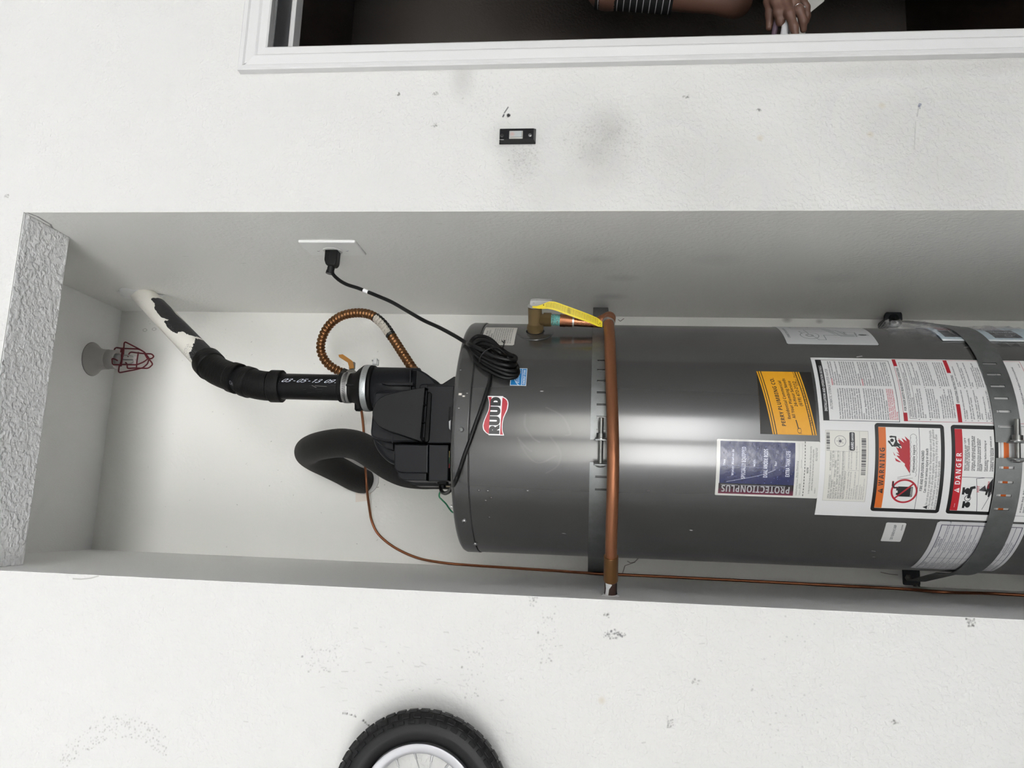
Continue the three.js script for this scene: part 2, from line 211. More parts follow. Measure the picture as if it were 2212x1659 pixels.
struct('ground', box(-30, 30, -0.3, -0.06, RZ + 0.2, 40), std(lin(0.52, 0.525, 0.53), 0.85, 0, { bumpMap: rep(softTex, 30), bumpScale: 0.002 }));

struct('wall_street', box(-30, 30, -0.3, 5.5, 30, 31), std(lin(0.16, 0.16, 0.15), 0.9));   // house front across the street, unseen; added to dim the upper tank reflection

// ------------------------------------------------------------------ doorway to the house
const gloss = std(lin(0.69, 0.688, 0.682), 0.28, 0, { bumpMap: rep(softTex, 2, 6), bumpScale: 0.0002 });
const casingProfile = [[0, 0], [0, 0.011], [0.003, 0.0135], [0.018, 0.0135], [0.022, 0.017], [0.024, 0.0172], [0.042, 0.0145], [0.045, 0.0185], [0.052, 0.0192], [0.055, 0.0165], [0.055, 0]];
function casing(f) { const pos = [], q = (a, b, c, d) => pos.push(...[a, b, c, a, c, d].flatMap((p) => [p.x, p.y, p.z])); // f(w, h, end) -> point
  for (let i = 0; i < casingProfile.length - 1; i++) { const [w, h] = casingProfile[i], [W, H] = casingProfile[i + 1]; q(f(w, h, 0), f(W, H, 0), f(W, H, 1), f(w, h, 1)); }
  for (let e = 0; e < 2; e++) { const m = casingProfile.map(([w, h]) => f(w, h, e)); for (let i = 1; i < m.length - 1; i++) pos.push(...[m[0], m[i], m[i + 1]].flatMap((p) => [p.x, p.y, p.z])); }
  const g = new THREE.BufferGeometry(); g.setAttribute('position', new THREE.Float32BufferAttribute(pos, 3)); g.computeVertexNormals(); return flat(g, (x, y, z) => [x, y]); }
const trim = new THREE.Group(); trim.name = 'trim_1'; trim.userData.kind = 'structure'; scene.add(trim);
struct('casing', casing((w, h, e) => V(DL - w, e ? DT + w * 1.07 : 0.0, h)), gloss, trim);
struct('casing', casing((w, h, e) => V(e ? DR + w : DL - w, DT + w * 1.07, h)), gloss, trim);
struct('casing', casing((w, h, e) => V(DR + w, e ? 0.0 : DT + w * 1.07, h)), gloss, trim);
const door = new THREE.Group(); door.name = 'door_1'; door.userData.kind = 'structure'; scene.add(door);
struct('jamb', [rbox(DL - 0.019, DL - 0.003, 0, DT + 0.005, -TH, 0.001, 0.002), rbox(DR + 0.003, DR + 0.019, 0, DT + 0.005, -TH, 0.001, 0.002), rbox(DL - 0.003, DR + 0.003, DT + 0.001, DT + 0.019, -TH, 0.001, 0.002)], gloss, door);
struct('door_stop', [rbox(DL - 0.003, DL + 0.008, 0, DT, -0.125, -0.088, 0.002), rbox(DR - 0.008, DR + 0.003, 0, DT, -0.125, -0.088, 0.002), rbox(DL + 0.008, DR - 0.008, DT - 0.011, DT + 0.001, -0.125, -0.088, 0.002)], gloss, door);
const stripMat = std(lin(0.09, 0.09, 0.095), 0.6);
struct('jamb_strip', [box(DL - 0.0028, DL - 0.0008, 0.02, DT - 0.004, -0.084, -0.014), box(DR + 0.0008, DR + 0.0028, 0.02, DT - 0.004, -0.084, -0.014), box(DL, DR, DT - 0.0012, DT + 0.0008, -0.084, -0.014)], stripMat, door);  // dark grey strips lining the inner faces of the jamb
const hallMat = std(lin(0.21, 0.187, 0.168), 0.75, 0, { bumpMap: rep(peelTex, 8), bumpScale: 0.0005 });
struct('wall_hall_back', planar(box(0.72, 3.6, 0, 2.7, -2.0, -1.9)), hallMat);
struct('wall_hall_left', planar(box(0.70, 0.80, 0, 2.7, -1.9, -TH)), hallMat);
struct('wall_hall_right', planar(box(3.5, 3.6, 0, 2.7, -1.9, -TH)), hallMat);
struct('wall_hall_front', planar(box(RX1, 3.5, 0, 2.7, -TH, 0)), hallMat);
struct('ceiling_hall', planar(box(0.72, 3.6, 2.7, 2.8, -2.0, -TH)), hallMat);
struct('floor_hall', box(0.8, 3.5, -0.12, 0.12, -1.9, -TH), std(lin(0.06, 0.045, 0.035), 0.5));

// ------------------------------------------------------------------ water heater
const deg = PI / 180;
const tankMap = canvas(2048, 1024, (g, w, h) => {                      // u: once round, v: 0.45 m .. 1.78 m
  g.fillStyle = '#343433'; g.fillRect(0, 0, w, h);
  const q = (x, y) => { const o = onTank(x, y); return [(0.5 + o.th / (2 * PI)) * w, (1 - (o.y - 0.45) / 1.33) * h]; };
  for (const [x, y, a, b] of [[1167, 845, 6, 0], [1490, 1145, 5, 1], [1214, 1152, 8, 1], [1882, 1190, 9, 1], [1884, 1203, 6, 0], [1850, 771, 12, -2], [2082, 750, 16, -1], [1052, 1060, 3, 0], [1033, 1059, 2, 0], [1048, 1081, 2, 0], [1056, 1117, 2, 0], [1138, 1060, 3, 0], [1008, 850, 2, 0], [993, 800, 3, 0], [990, 882, 2, 0], [1060, 1075, 2, 0]]) { const p = q(x, y), r = q(x + a, y + b); g.strokeStyle = 'rgba(225,224,220,.9)'; g.lineWidth = 1.6; g.beginPath(); g.moveTo(...p); g.lineTo(r[0], r[1] + 0.5); g.stroke(); }
  for (const [x, y] of [[1370, 755], [1354, 767], [1375, 767], [1400, 1060], [1380, 1145], [1390, 1150], [1436, 1157]]) { const p = q(x, y); g.fillStyle = 'rgba(38,22,20,.9)'; g.fillRect(p[0] - 1, p[1] - 1, 2.5, 2.5); }
  g.lineCap = 'round';                                                // wiping marks and smears
  for (const [a, pts] of [[0.09, [[1135, 895], [1134, 920], [1150, 945], [1165, 955]]], [0.07, [[1180, 880], [1215, 900], [1232, 935], [1222, 940]]], [0.09, [[1118, 945], [1135, 965], [1148, 975]]], [0.07, [[1190, 945], [1210, 975], [1205, 1005], [1180, 1022]]], [0.07, [[1120, 950], [1140, 985], [1165, 1000], [1200, 985]]], [0.1, [[1060, 905], [1075, 940]]]]) {
    g.strokeStyle = `rgba(190,188,184,${a})`; g.lineWidth = 3; g.beginPath(); new THREE.SplineCurve(pts.map(([x, y]) => new THREE.Vector2(...q(x, y)))).getPoints(40).forEach((v, i) => g[i ? 'lineTo' : 'moveTo'](v.x, v.y)); g.stroke(); }
  const p = q(995, 852); g.fillStyle = 'rgba(232,226,214,.95)'; g.fillRect(p[0] - 3, p[1] - 3, 6, 5); g.fillRect(p[0] - 7, p[1] + 3, 4, 4);
});
tankMap.wrapS = THREE.RepeatWrapping;
const tankPaint = new THREE.MeshPhysicalMaterial({ color: lin(0.96), map: tankMap, roughness: 0.24, metalness: 0.0, ior: 1.75, clearcoat: 0.35, clearcoatRoughness: 0.1 });
const heater = thing('water_heater', 'tall dark grey tank water heater strapped in the wall niche, covered in labels', 'water heater');
heater.position.set(TX, 0.1, TZ);
const onHeater = (m) => { m.position.set(-TX, -0.1, -TZ); return m; };
const hp = (name, gs, mat, label) => onHeater(part(name, gs, mat, heater, label));
const turned = (pts, seg = 128) => { const g = clean(lathe(pts, seg).rotateY(PI).translate(TX, 0, TZ)), p = g.attributes.position, u = g.attributes.uv; for (let i = 0; i < p.count; i++) u.setY(i, (p.getY(i) - 0.45) / 1.33); return g; };
hp('tank_jacket', turned([[0, 0.12], [0.25, 0.12], [TR, 0.13], [TR, 0.9], [TR, 1.3], [TR, 1.7375]]), tankPaint);
hp('tank_cap', turned([[TR - 0.004, 1.736], [TR + 0.0012, 1.737], [TR + 0.0018, 1.739], [TR + 0.0012, 1.741], [TR + 0.0012, 1.7635], [TR - 0.0015, 1.7692], [TR - 0.006, 1.7725], [TR - 0.012, TOP], [0, TOP]]), tankPaint);
hp('cap_seam', turned([[TR - 0.003, 1.7345], [TR + 0.0006, 1.735], [TR + 0.0009, 1.7362], [TR - 0.003, 1.7368]]), std(lin(0.012), 0.7));
hp('tank_base', turned([[0.2, 0.1], [0.245, 0.1], [0.245, 0.122], [0.2, 0.122]]), std(lin(0.02), 0.6));
const steel = std(lin(0.42, 0.42, 0.41), 0.32, 1), darkSteel = std(lin(0.2, 0.2, 0.19), 0.42, 1);
const blackMat = std(lin(0.012), 0.55);
for (const [x, y] of [[997, 928], [1003, 1125], [1000, 1006]]) { if (y === 1006) continue; const o = onTank(x, y, TR + 0.001), d = V(sin(o.th), 0, cos(o.th)), s = hp('screw', aim(lathe([[0, 0.0042], [0.002, 0.0041], [0.0042, 0.0028], [0.0048, 0.001], [0.0048, -0.002], [0, -0.002]], 18), o.p, d), steel);
  for (const k of [0, 1]) part('screw_slot', aim(box(-0.003, 0.003, 0.0036, 0.0046, -0.0006, 0.0006).rotateY(k * PI / 2 + 0.4), o.p, d), blackMat, s); }
hp('screw', aim(lathe([[0, 0.004], [0.003, 0.0036], [0.0046, 0.002], [0.0046, -0.003], [0, -0.003]], 14), polar(-67 * deg, 1.7365, TR), V(sin(-67 * deg), 0, cos(-67 * deg))), steel);
hp('screw', rod(polar(-44 * deg, TOP - 0.001, 0.232), polar(-44 * deg, TOP + 0.006, 0.232), 0.0036, 10), steel);

// --- printed labels, each a thin sheet bent round the jacket
const sheet = (name, t0, t1, y0, y1, map, label, o = {}) => hp(name, shell(t0, t1, y0, y1, TR + (o.r ?? 0), TR + (o.r ?? 0) + 0.0007), phy(lin(0.74), o.rough ?? 0.38, { map, clearcoat: o.coat ?? 0.3, clearcoatRoughness: 0.2, ...o.mat }), label);
const F = (g, px, fam = 'sans-serif', b = '') => { g.font = `${b} ${px}px ${fam}`.trim(); };
const fit = (g, s, x, y, wmax, px, { b = 'bold', fam = 'sans-serif', align = 'left', stretch = 1 } = {}) => { F(g, px, fam, b); g.textAlign = 'left'; const w = g.measureText(s).width, k = wmax ? wmax / w : stretch; g.save(); g.translate(align === 'center' ? x - w * k / 2 : x, y); g.scale(k, 1); g.fillText(s, 0, 0); g.restore(); };
const rect = (g, x, y, w, h, c, lw) => { if (lw) { g.strokeStyle = c; g.lineWidth = lw; g.strokeRect(x, y, w, h); } else { g.fillStyle = c; g.fillRect(x, y, w, h); } };
const rrect = (g, x, y, w, h, r, c) => { g.fillStyle = c; g.beginPath(); g.roundRect(x, y, w, h, r); g.fill(); };
const lines = (g, list, x, y, step, px, w, o = {}) => list.forEach((s, i) => { if (!s) return; F(g, px, 'sans-serif', o.b ?? 'bold'); const m = g.measureText(s).width; fit(g, s, x, y + i * step, m > w ? w : 0, px, { b: o.b ?? 'bold', stretch: o.stretch ?? 0.86 }); });
const K = 4.4;                                                        // map pixels per millimetre on the large label
const bigMap = canvas(Math.round(324 * K), Math.round(392 * K), (g, w, h) => {
  g.scale(K, K); rect(g, 0, 0, 324, 392, '#e9e9e8');
  const ink = '#2b2a33', red = '#b51326';
  // installation details, on the right
  rect(g, 184.5, 7.5, 133, 135.5, ink, 0.9); rect(g, 184.5, 7.5, 133, 10.5, '#0b0b0d'); g.fillStyle = '#f2f2f2'; fit(g, 'INSTALLATION AND OPERATION DETAILS', 202, 15.7, 100, 6.4);
  g.fillStyle = ink; fit(g, 'AUTOMATIC STORAGE WATER HEATER', 206, 26.2, 88, 6.6, { b: '' });
  lines(g, ['For Safe Installation and Operation -', 'Read and follow water heater warnings and', 'instructions.  If owners manual is missing', 'contact the retailer or manufacturer.', 'This appliance must be installed in accordance', 'with local codes or, in the absence of local', 'codes, the National Fuel Gas Code, ANSI', 'Z223.1/NFPA 54 or the CSA B149.1, Natural Gas', 'and Propane Installation Code.  Not for', 'installation in Manufactured Homes (Mobile', 'Homes).', 'Water Leakage - Regardless of the material', 'from which a water heater is constructed, it', 'will at some time leak, due to the corrosive', 'action of water.  This water heater must not be', 'located in an area where leakage will result in', 'damage to adjacent area or lower floors. When', 'such areas cannot be avoided, it is recom-', 'mended that a suitable catch pan, adequately', 'drained, be installed under the water heater.', 'See Use and Care Manual.'], 188, 40, 4.25, 3.6, 62);
  g.fillStyle = red; lines(g, ['CAUTION - Hotter water increases the risk of', 'scald injury.  Refer to Scald Danger information', 'on this water heater.  See Use and Care Manual', 'for instructions before changing the tempera-', 'ture setting.'], 188, 128 - 0.0, 3.2, 3.2, 62);
  lines(g, ['WARNING'], 256, 31.5, 4, 3.8, 20); lines(g, ['WARNING'], 256, 87, 4, 3.8, 20); g.fillStyle = ink;
  lines(g, ['                 - Any thermostat setting above', '125°F may cause severe burns and consume', 'energy unnecessarily.', 'For operation at outlet water temperature not', 'in excess of 180°F.', 'Suitable for water (potable) heating and space', 'heating. Do not connect this heater to any', 'heating system or component that has been', 'previously been used with a nonpotable water', 'heating appliance. Do not introduce toxic', 'chemicals, such as those used for boiler', 'treatment, into this heater or the attached', 'space heating loop.', '                 - California law requires that this', 'water heater must be braced, anchored, or', 'strapped to avoid falling or moving during an', 'earthquake.  See Use and Care Manual for', 'information regarding correct installation', 'procedures.', 'CALIFORNIA PROPOSITION 65 WARNING: This', 'product contains chemicals known to the State', 'of California to cause cancer, birth defects or', 'other reproductive harm.', 'This product is certified to meet the 40 ng/J', 'heating content.  Other patents pending.', 'U.S. Pat. 5,154,140; 5,179,914; 5,797,355'], 256, 31.5, 4.25, 3.5, 58);
  // safety and operating frames
  rect(g, 186.5, 151, 135.5, 232, '#a8404c', 0.7);
  rect(g, 304, 150.8, 18, 6.4, red); rect(g, 186.5, 151, 16, 6.6, red); g.fillStyle = ink; fit(g, 'FOR YOUR SAFETY READ BEFORE OPERATING', 206, 157, 94, 6);
  rect(g, 192, 161.5, 122, 12, ink, 0.5); g.fillStyle = ink; lines(g, ['▲WARNING:  If you do not follow these instructions and use the 0-Gas', 'Manual instructions exactly, a fire or explosion may result causing property damage,', 'personal injury or loss of life.'], 194, 165.2, 3.6, 3.3, 118);
  lines(g, ['A.  This appliance is equipped with an', '     ignition device which automatically lights', '     the pilot.  DO NOT try to light the pilot by', '     hand.', '', 'B.  BEFORE PUTTING THIS APPLIANCE INTO', '     SERVICE - Smell all around the appliance', '     area for gas. Be sure to smell next to the', '     floor because some gas is heavier than air', '     and will settle on the floor.', '', '     WHAT TO DO IF YOU SMELL GAS', '     • Do not try to light any appliance.', '     • Do not touch any electric switch, do not', '       use any phone in your building.', '     • Immediately call your gas supplier from a', "       neighbor's phone. Follow the gas suppliers"], 189, 179, 3.95, 3.4, 63);
  lines(g, ['       If you cannot reach your gas supplier,', '       instructions.', '     • If you cannot reach your gas supplier,', '       call the fire department.', '', 'C.  Use only your hand to turn the gas control', '     knob.  Never use tools.  If the knob will', '     not turn by hand, do not try to repair it;', '     call a qualified service technician. Force', '     or attempted repair may result in a fire or', '     explosion.', '', 'D.  Do not use this appliance if any part has', '     been under water.  Immediately call a', '     qualified service technician to inspect the', '     appliance and to replace any part of the', '     control system and any gas control.'], 254, 178, 3.95, 3.4, 62);
  rect(g, 289, 244, 33, 7, red); rect(g, 186.5, 245.6, 35, 7, red); g.fillStyle = ink; fit(g, 'OPERATING INSTRUCTIONS', 224, 252, 60, 6);
  lines(g, ['1.  STOP! Read the safety information above', '     on this label.', '', '2.  Slide the "ON/OFF" switch located on the', '     gas valve to the "OFF" Position.', '', '3.  Toggle the "ON/OFF" switch located on', '     the blower assembly to the "OFF"', '     position.', '', '4.  Turn off all electric power to the', '     appliance.', '5.  Set the water thermostat dial to "LOW".', '', '6.  This appliance has an automatic spark', '     ignition system.  DO NOT attempt to light', '     the pilot by hand.'], 189, 260, 3.7, 3.35, 62);
  lines(g, ['     on the "ON/OFF" switch located as', '     position.', '', '10. Slide the "ON/OFF" switch on the gas', '     gas control to the "ON" position.', '', '11. Set the thermostat dial to the desired', '     setting.', '', '12. If the appliance will not operate,', '     follow the instruction "TO TURN OFF', '     GAS TO APPLIANCE" and call your', '     service technician or gas supplier.'], 254, 258, 3.7, 3.35, 62);
  g.strokeStyle = '#3a3a44'; g.lineWidth = 0.6; g.beginPath(); g.roundRect(262, 306, 50, 26, 4); g.roundRect(264, 308, 24, 22, 2); g.roundRect(290, 308, 20, 22, 2); g.stroke(); g.strokeRect(268, 316, 16, 1); g.strokeRect(294, 312, 10, 5);
  lines(g, ['                                        Turn off all electric power to the appliance if service is to be performed.', '1.  Turn off all electrical power.'], 189, 366, 6, 4.4, 118); lines(g, ['PV1-2012'], 306, 380, 4, 2.6, 10);
  // warning panels, on the left
  const panel = (y0, y1, bar, word, col) => { rrect(g, 13, y0, 168.5, y1 - y0, 6, '#0b0b0d'); rect(g, 20, y0 + 6.5, 154.5, y1 - y0 - 13, '#ececea'); rect(g, 20.5, y0 + 6.2, 153.5, 13, bar); g.fillStyle = col; F(g, 12, 'sans-serif', 'bold');
    const n = [...word], tot = n.reduce((a, c) => a + g.measureText(c).width + 2.2, 0); let x = 102 - tot / 2; g.textAlign = 'left'; for (const c of n) { g.fillText(c, x, y0 + 17); x += g.measureText(c).width + 2.2; }
    const tx = 102 - tot / 2 - 15; g.beginPath(); g.moveTo(tx, y0 + 17); g.lineTo(tx + 10, y0 + 17); g.lineTo(tx + 5, y0 + 8); g.fill(); rect(g, tx + 4.4, y0 + 10.6, 1.2, 3.6, bar); rect(g, tx + 4.4, y0 + 15, 1.2, 1, bar); };
  panel(98, 219.5, '#dd6f1f', 'WARNING', '#121214');
  const flame = (pts) => { g.fillStyle = red; g.beginPath(); pts.forEach(([x, y], i) => g[i ? 'lineTo' : 'moveTo'](x, y)); g.fill(); };
  const L = (x, y) => [20 + (1550 - y) / (1550 - 130) * 154.5, 105 + (x - 65) / (800 - 65) * 70];    // picture of the panel, measured on an enlargement
  flame([[640, 905], [540, 775], [545, 745], [480, 700], [380, 610], [445, 612], [375, 550], [432, 575], [370, 460], [400, 480], [470, 490], [480, 470], [410, 350], [440, 340], [525, 392], [480, 310], [575, 365], [540, 280], [628, 350]].map((p) => L(...p)));
  flame([[355, 650], [475, 718], [430, 720], [375, 700]].map((p) => L(...p))); flame([[320, 545], [370, 620], [340, 600]].map((p) => L(...p))); flame([[410, 318], [460, 332], [430, 332]].map((p) => L(...p)));
  g.fillStyle = '#121214'; g.strokeStyle = '#121214'; { const [x, y] = L(303, 355); g.beginPath(); g.arc(x, y, 3.1, 0, 7); g.fill(); }
  const limb = (pts, lw) => { g.lineWidth = lw; g.lineCap = g.lineJoin = 'round'; g.beginPath(); pts.forEach((p, i) => g[i ? 'lineTo' : 'moveTo'](...L(...p))); g.stroke(); };
  limb([[345, 440], [305, 450], [262, 395]], 2.6); limb([[262, 395], [245, 375]], 3.4); limb([[370, 345], [372, 295], [300, 292]], 2.6); limb([[300, 292], [275, 295]], 3.4);
  g.beginPath(); [[335, 460], [330, 425], [355, 380], [375, 340], [395, 350], [400, 390], [460, 425], [475, 445], [455, 448], [425, 440], [465, 480], [450, 492], [400, 455], [360, 460]].forEach((p, i) => g[i ? 'lineTo' : 'moveTo'](...L(...p))); g.fill();
  g.strokeStyle = red; { const [x, y] = L(568, 1223); g.lineWidth = 3.4; g.beginPath(); g.arc(x, y, 22, 0, 7); g.stroke(); g.fillStyle = '#0d0d10'; const [a, b] = L(450, 1320), [c, d] = L(722, 1140); g.fillRect(a, b, c - a, d - b); g.fillRect(a + 3, b - 2.6, 4, 3); g.fillRect(c - 8, b - 3, 5, 3.4); g.fillStyle = '#dcdcda'; fit(g, 'FLAMMABLE', a + 1, d - 1, c - a - 2, 4); g.lineWidth = 3; g.beginPath(); g.moveTo(x - 14, y - 15); g.lineTo(x + 15, y + 15); g.stroke(); }
  limb([[440, 1160], [380, 1165], [345, 1130], [345, 1060]].map((p) => p), 3.2); g.strokeStyle = '#121214'; g.lineWidth = 2.4; limb([[440, 1165], [375, 1160], [350, 1120], [352, 1060]], 2.6);
  g.strokeStyle = '#55555c'; g.lineWidth = 0.55; const puff = (a, b, n, s) => { g.beginPath(); for (let i = 0; i <= n * 6; i++) { const t = i / (n * 6), [x, y] = L(a[0] + (b[0] - a[0]) * t, a[1] + (b[1] - a[1]) * t), k = abs(sin(t * n * PI)) * 1.5 * s; g[i ? 'lineTo' : 'moveTo'](x, y + k); } g.stroke(); };
  puff([655, 930], [655, 300], 8, -1); puff([745, 960], [745, 300], 9, 1); puff([420, 980], [655, 930], 4, 1); puff([420, 1005], [700, 985], 5, 1); { const [x, y] = L(700, 290); g.beginPath(); g.arc(x, y, 5.4, -2, 2); g.stroke(); }
  g.fillStyle = '#17171b'; { const [x, y] = L(728, 890); fit(g, 'Flammable Vapors', x, y, 51, 5.6); }
  rect(g, 20, 175.5, 154.5, 0.7, '#33323c'); g.fillStyle = '#1d1d22'; fit(g, 'FIRE AND EXPLOSION HAZARD', 57, 184, 76, 6.6); fit(g, 'Can result in serious injury or death', 54, 190.4, 83, 6);
  g.beginPath(); g.moveTo(21, 197.4); g.lineTo(29, 197.4); g.lineTo(25, 189.6); g.fill();
  [['Do not store or use gasoline or other flammable vapors and liquids', 30, 140], ['in the vicinity of this or any other appliance. Storage of or use of gasoline', 21.5, 150.5], ['or other flammable vapors or liquids in the vicinity of this or any other', 21.5, 142], ['appliance can result in serious injury or death.', 21.5, 94]].forEach(([s, x, ww], i) => fit(g, s, x, 196.8 + i * 5.1, ww, 5.4, { b: '' }));
  panel(231.5, 312, '#c01425', 'DANGER', '#f3f3f3'); rect(g, 27, 244, 8, 0.8, '#e8e8e8');
  rect(g, 86, 251, 0.7, 54, '#33323c'); g.fillStyle = '#1d1d22';
  lines(g, ['Water temperature over 125°F', 'can cause severe burns', 'instantly or death from scalds.', '', 'Children, disabled and elderly are', 'at highest risk of being scalded.', '', 'See instruction manual before', 'setting temperature at water', 'heater.', '', 'Feel water before bathing or', 'showering.', '', 'Temperature limiting valves are', 'available, see manual.'], 98, 256.5, 3.15, 4.3, 64, { stretch: 0.95 });
  g.fillStyle = '#0d0d10'; for (const [x, y] of [[33, 262], [60, 258]]) { g.beginPath(); g.ellipse(x, y + 5, 6, 4.4, 0, 0, 7); g.fill(); g.fillRect(x - 7, y - 4, 14, 4); g.fillRect(x - 3, y - 3, 6, 9); }
  g.lineWidth = 5; g.lineCap = 'butt'; g.strokeStyle = '#0d0d10'; g.beginPath(); g.moveTo(46, 266); g.lineTo(66, 269); g.lineTo(68, 276); g.stroke(); g.lineWidth = 1; g.beginPath(); g.ellipse(46, 265, 5.5, 5, 0, 0, 7); g.stroke();
  g.strokeStyle = '#44434d'; g.lineWidth = 0.8; g.beginPath(); g.moveTo(20, 285); g.lineTo(84, 276); g.lineTo(86, 290); g.moveTo(24, 293); g.lineTo(58, 304); g.lineTo(58, 305); g.stroke();
  g.fillStyle = '#0d0d10'; g.beginPath(); g.moveTo(86, 305); g.lineTo(72, 296); g.lineTo(54, 294); g.lineTo(53, 297); g.lineTo(62, 299); g.lineTo(50, 299); g.lineTo(50, 302); g.lineTo(60, 303); g.lineTo(54, 305); g.fill(); g.beginPath(); g.moveTo(62, 282); g.lineTo(72, 292); g.lineTo(60, 296); g.fill();
  g.fillStyle = red; fit(g, 'HOT', 58, 283, 13, 5.5); fit(g, 'BURN', 66, 299, 14, 4); g.strokeStyle = '#9a98a0'; g.lineWidth = 0.5; for (let i = 0; i < 5; i++) { g.beginPath(); g.moveTo(61 + i * 2, 284); g.lineTo(60 + i * 2.2, 292); g.stroke(); }
  // lower panel that the strap half hides: orange bar
  rrect(g, 13, 316, 168.5, 66, 5, '#e9e9e8'); rect(g, 13, 316, 168.5, 66, '#33323c', 0.6); rect(g, 20, 321, 154, 9, '#d8661c'); g.fillStyle = '#26252c';
  lines(g, ['or electric shock.  Make sure all of the following', 'installed and that packing labels attached are removed', 'Do not operate the appliance until fully filled with water'], 20, 362, 5.5, 4.8, 150); lines(g, ['Important: Read the manual'], 120, 378, 5, 4.4, 54);
  // rating plate, a pasted slip
  rect(g, 31.6, 9.6, 134.4, 76.6, 'rgba(120,118,112,.5)'); rect(g, 32.2, 10, 133, 75.5, '#e4e2da'); g.fillStyle = '#3b3a3c';
  lines(g, ['SERIAL NO  RULN0913C02362         MFG DATE  02MAR2013', 'MODEL NO  PVP40RU                       Cap. U.S. Gals  40', 'Input BTU/HR  40,000         TYPE GAS - NATURAL', 'Gas PRESS  IN. W.C. - Manifold - 4.0   Max. Inlet - 10.5   Min. Inlet - 5.0', 'ANSI Z21.10.1a-CSA 4.1a-2009', 'COMPLIES WITH JURISDICTIONS HAVING 40ng/J NOx REGULATIONS', 'FACILITY CONNECTION SWITCH-LF'], 36, 20.5, 4.5, 4.1, 92, { b: '' });
  for (let i = 0; i < 6; i++) rect(g, 35, 22 + i * 4.5, 92, 0.3, '#77767a'); rect(g, 127, 22, 0.3, 48, '#77767a'); rect(g, 35, 70.5, 130, 0.3, '#77767a'); rect(g, 92, 48.5, 0.3, 22, '#77767a');
  lines(g, ['0 in. to floor combustible. Z ceiling', 'with water heater 24 inch front and top,', '0 in. on all sides', 'For installation in alcove or closet on', 'combustible flooring.'], 36, 53.5, 4, 3.5, 54, { b: '' }); lines(g, ['CERTIFIED FOR INSTALLATION', 'UP TO 7700 FT. ALTITUDE', '', 'MAX WORKING PRESSURE 150 PSI'], 94, 53, 4.6, 3.4, 44, { b: '' });
  lines(g, ['Rheem Manufacturing Co.', 'Water Heating Division', 'Montgomery, Alabama 36117 U.S.A.'], 36, 75, 3.4, 3, 50, { b: '' });
  seed = 5; for (let x = 128; x < 163; x += rr(0.7, 2)) rect(g, x, 11.5, rr(0.3, 1.2), 6, '#3c3b3e'); for (let x = 84; x < 152; x += rr(0.9, 2.4)) rect(g, x, 74, rr(0.5, 1.7), 8, '#4a494c');
  g.strokeStyle = '#8d8c8e'; g.lineWidth = 0.9; g.beginPath(); g.arc(146, 36, 10, 0, 7); g.stroke(); g.lineWidth = 0.5; g.beginPath(); for (let i = 0; i < 6; i++) g[i ? 'lineTo' : 'moveTo'](146 + 7 * sin(i * 4 * PI / 5), 36 - 7 * cos(i * 4 * PI / 5)); g.stroke(); g.fillStyle = '#55545a'; g.fillRect(144, 34, 4, 4);
  rrect(g, 129, 52.5, 34, 9.5, 2.4, '#14141c'); g.fillStyle = '#eee'; fit(g, 'AHRI', 131, 60, 14, 6.5); fit(g, 'CERTIFIED', 146, 59.6, 16, 4.4);
});
const bigT0 = -36.5 * deg, bigT1 = bigT0 + 0.324 / 0.256;
sheet('instruction_label', bigT0, bigT1, 1.079 - 0.392, 1.079, bigMap, 'large white instruction and warning label');
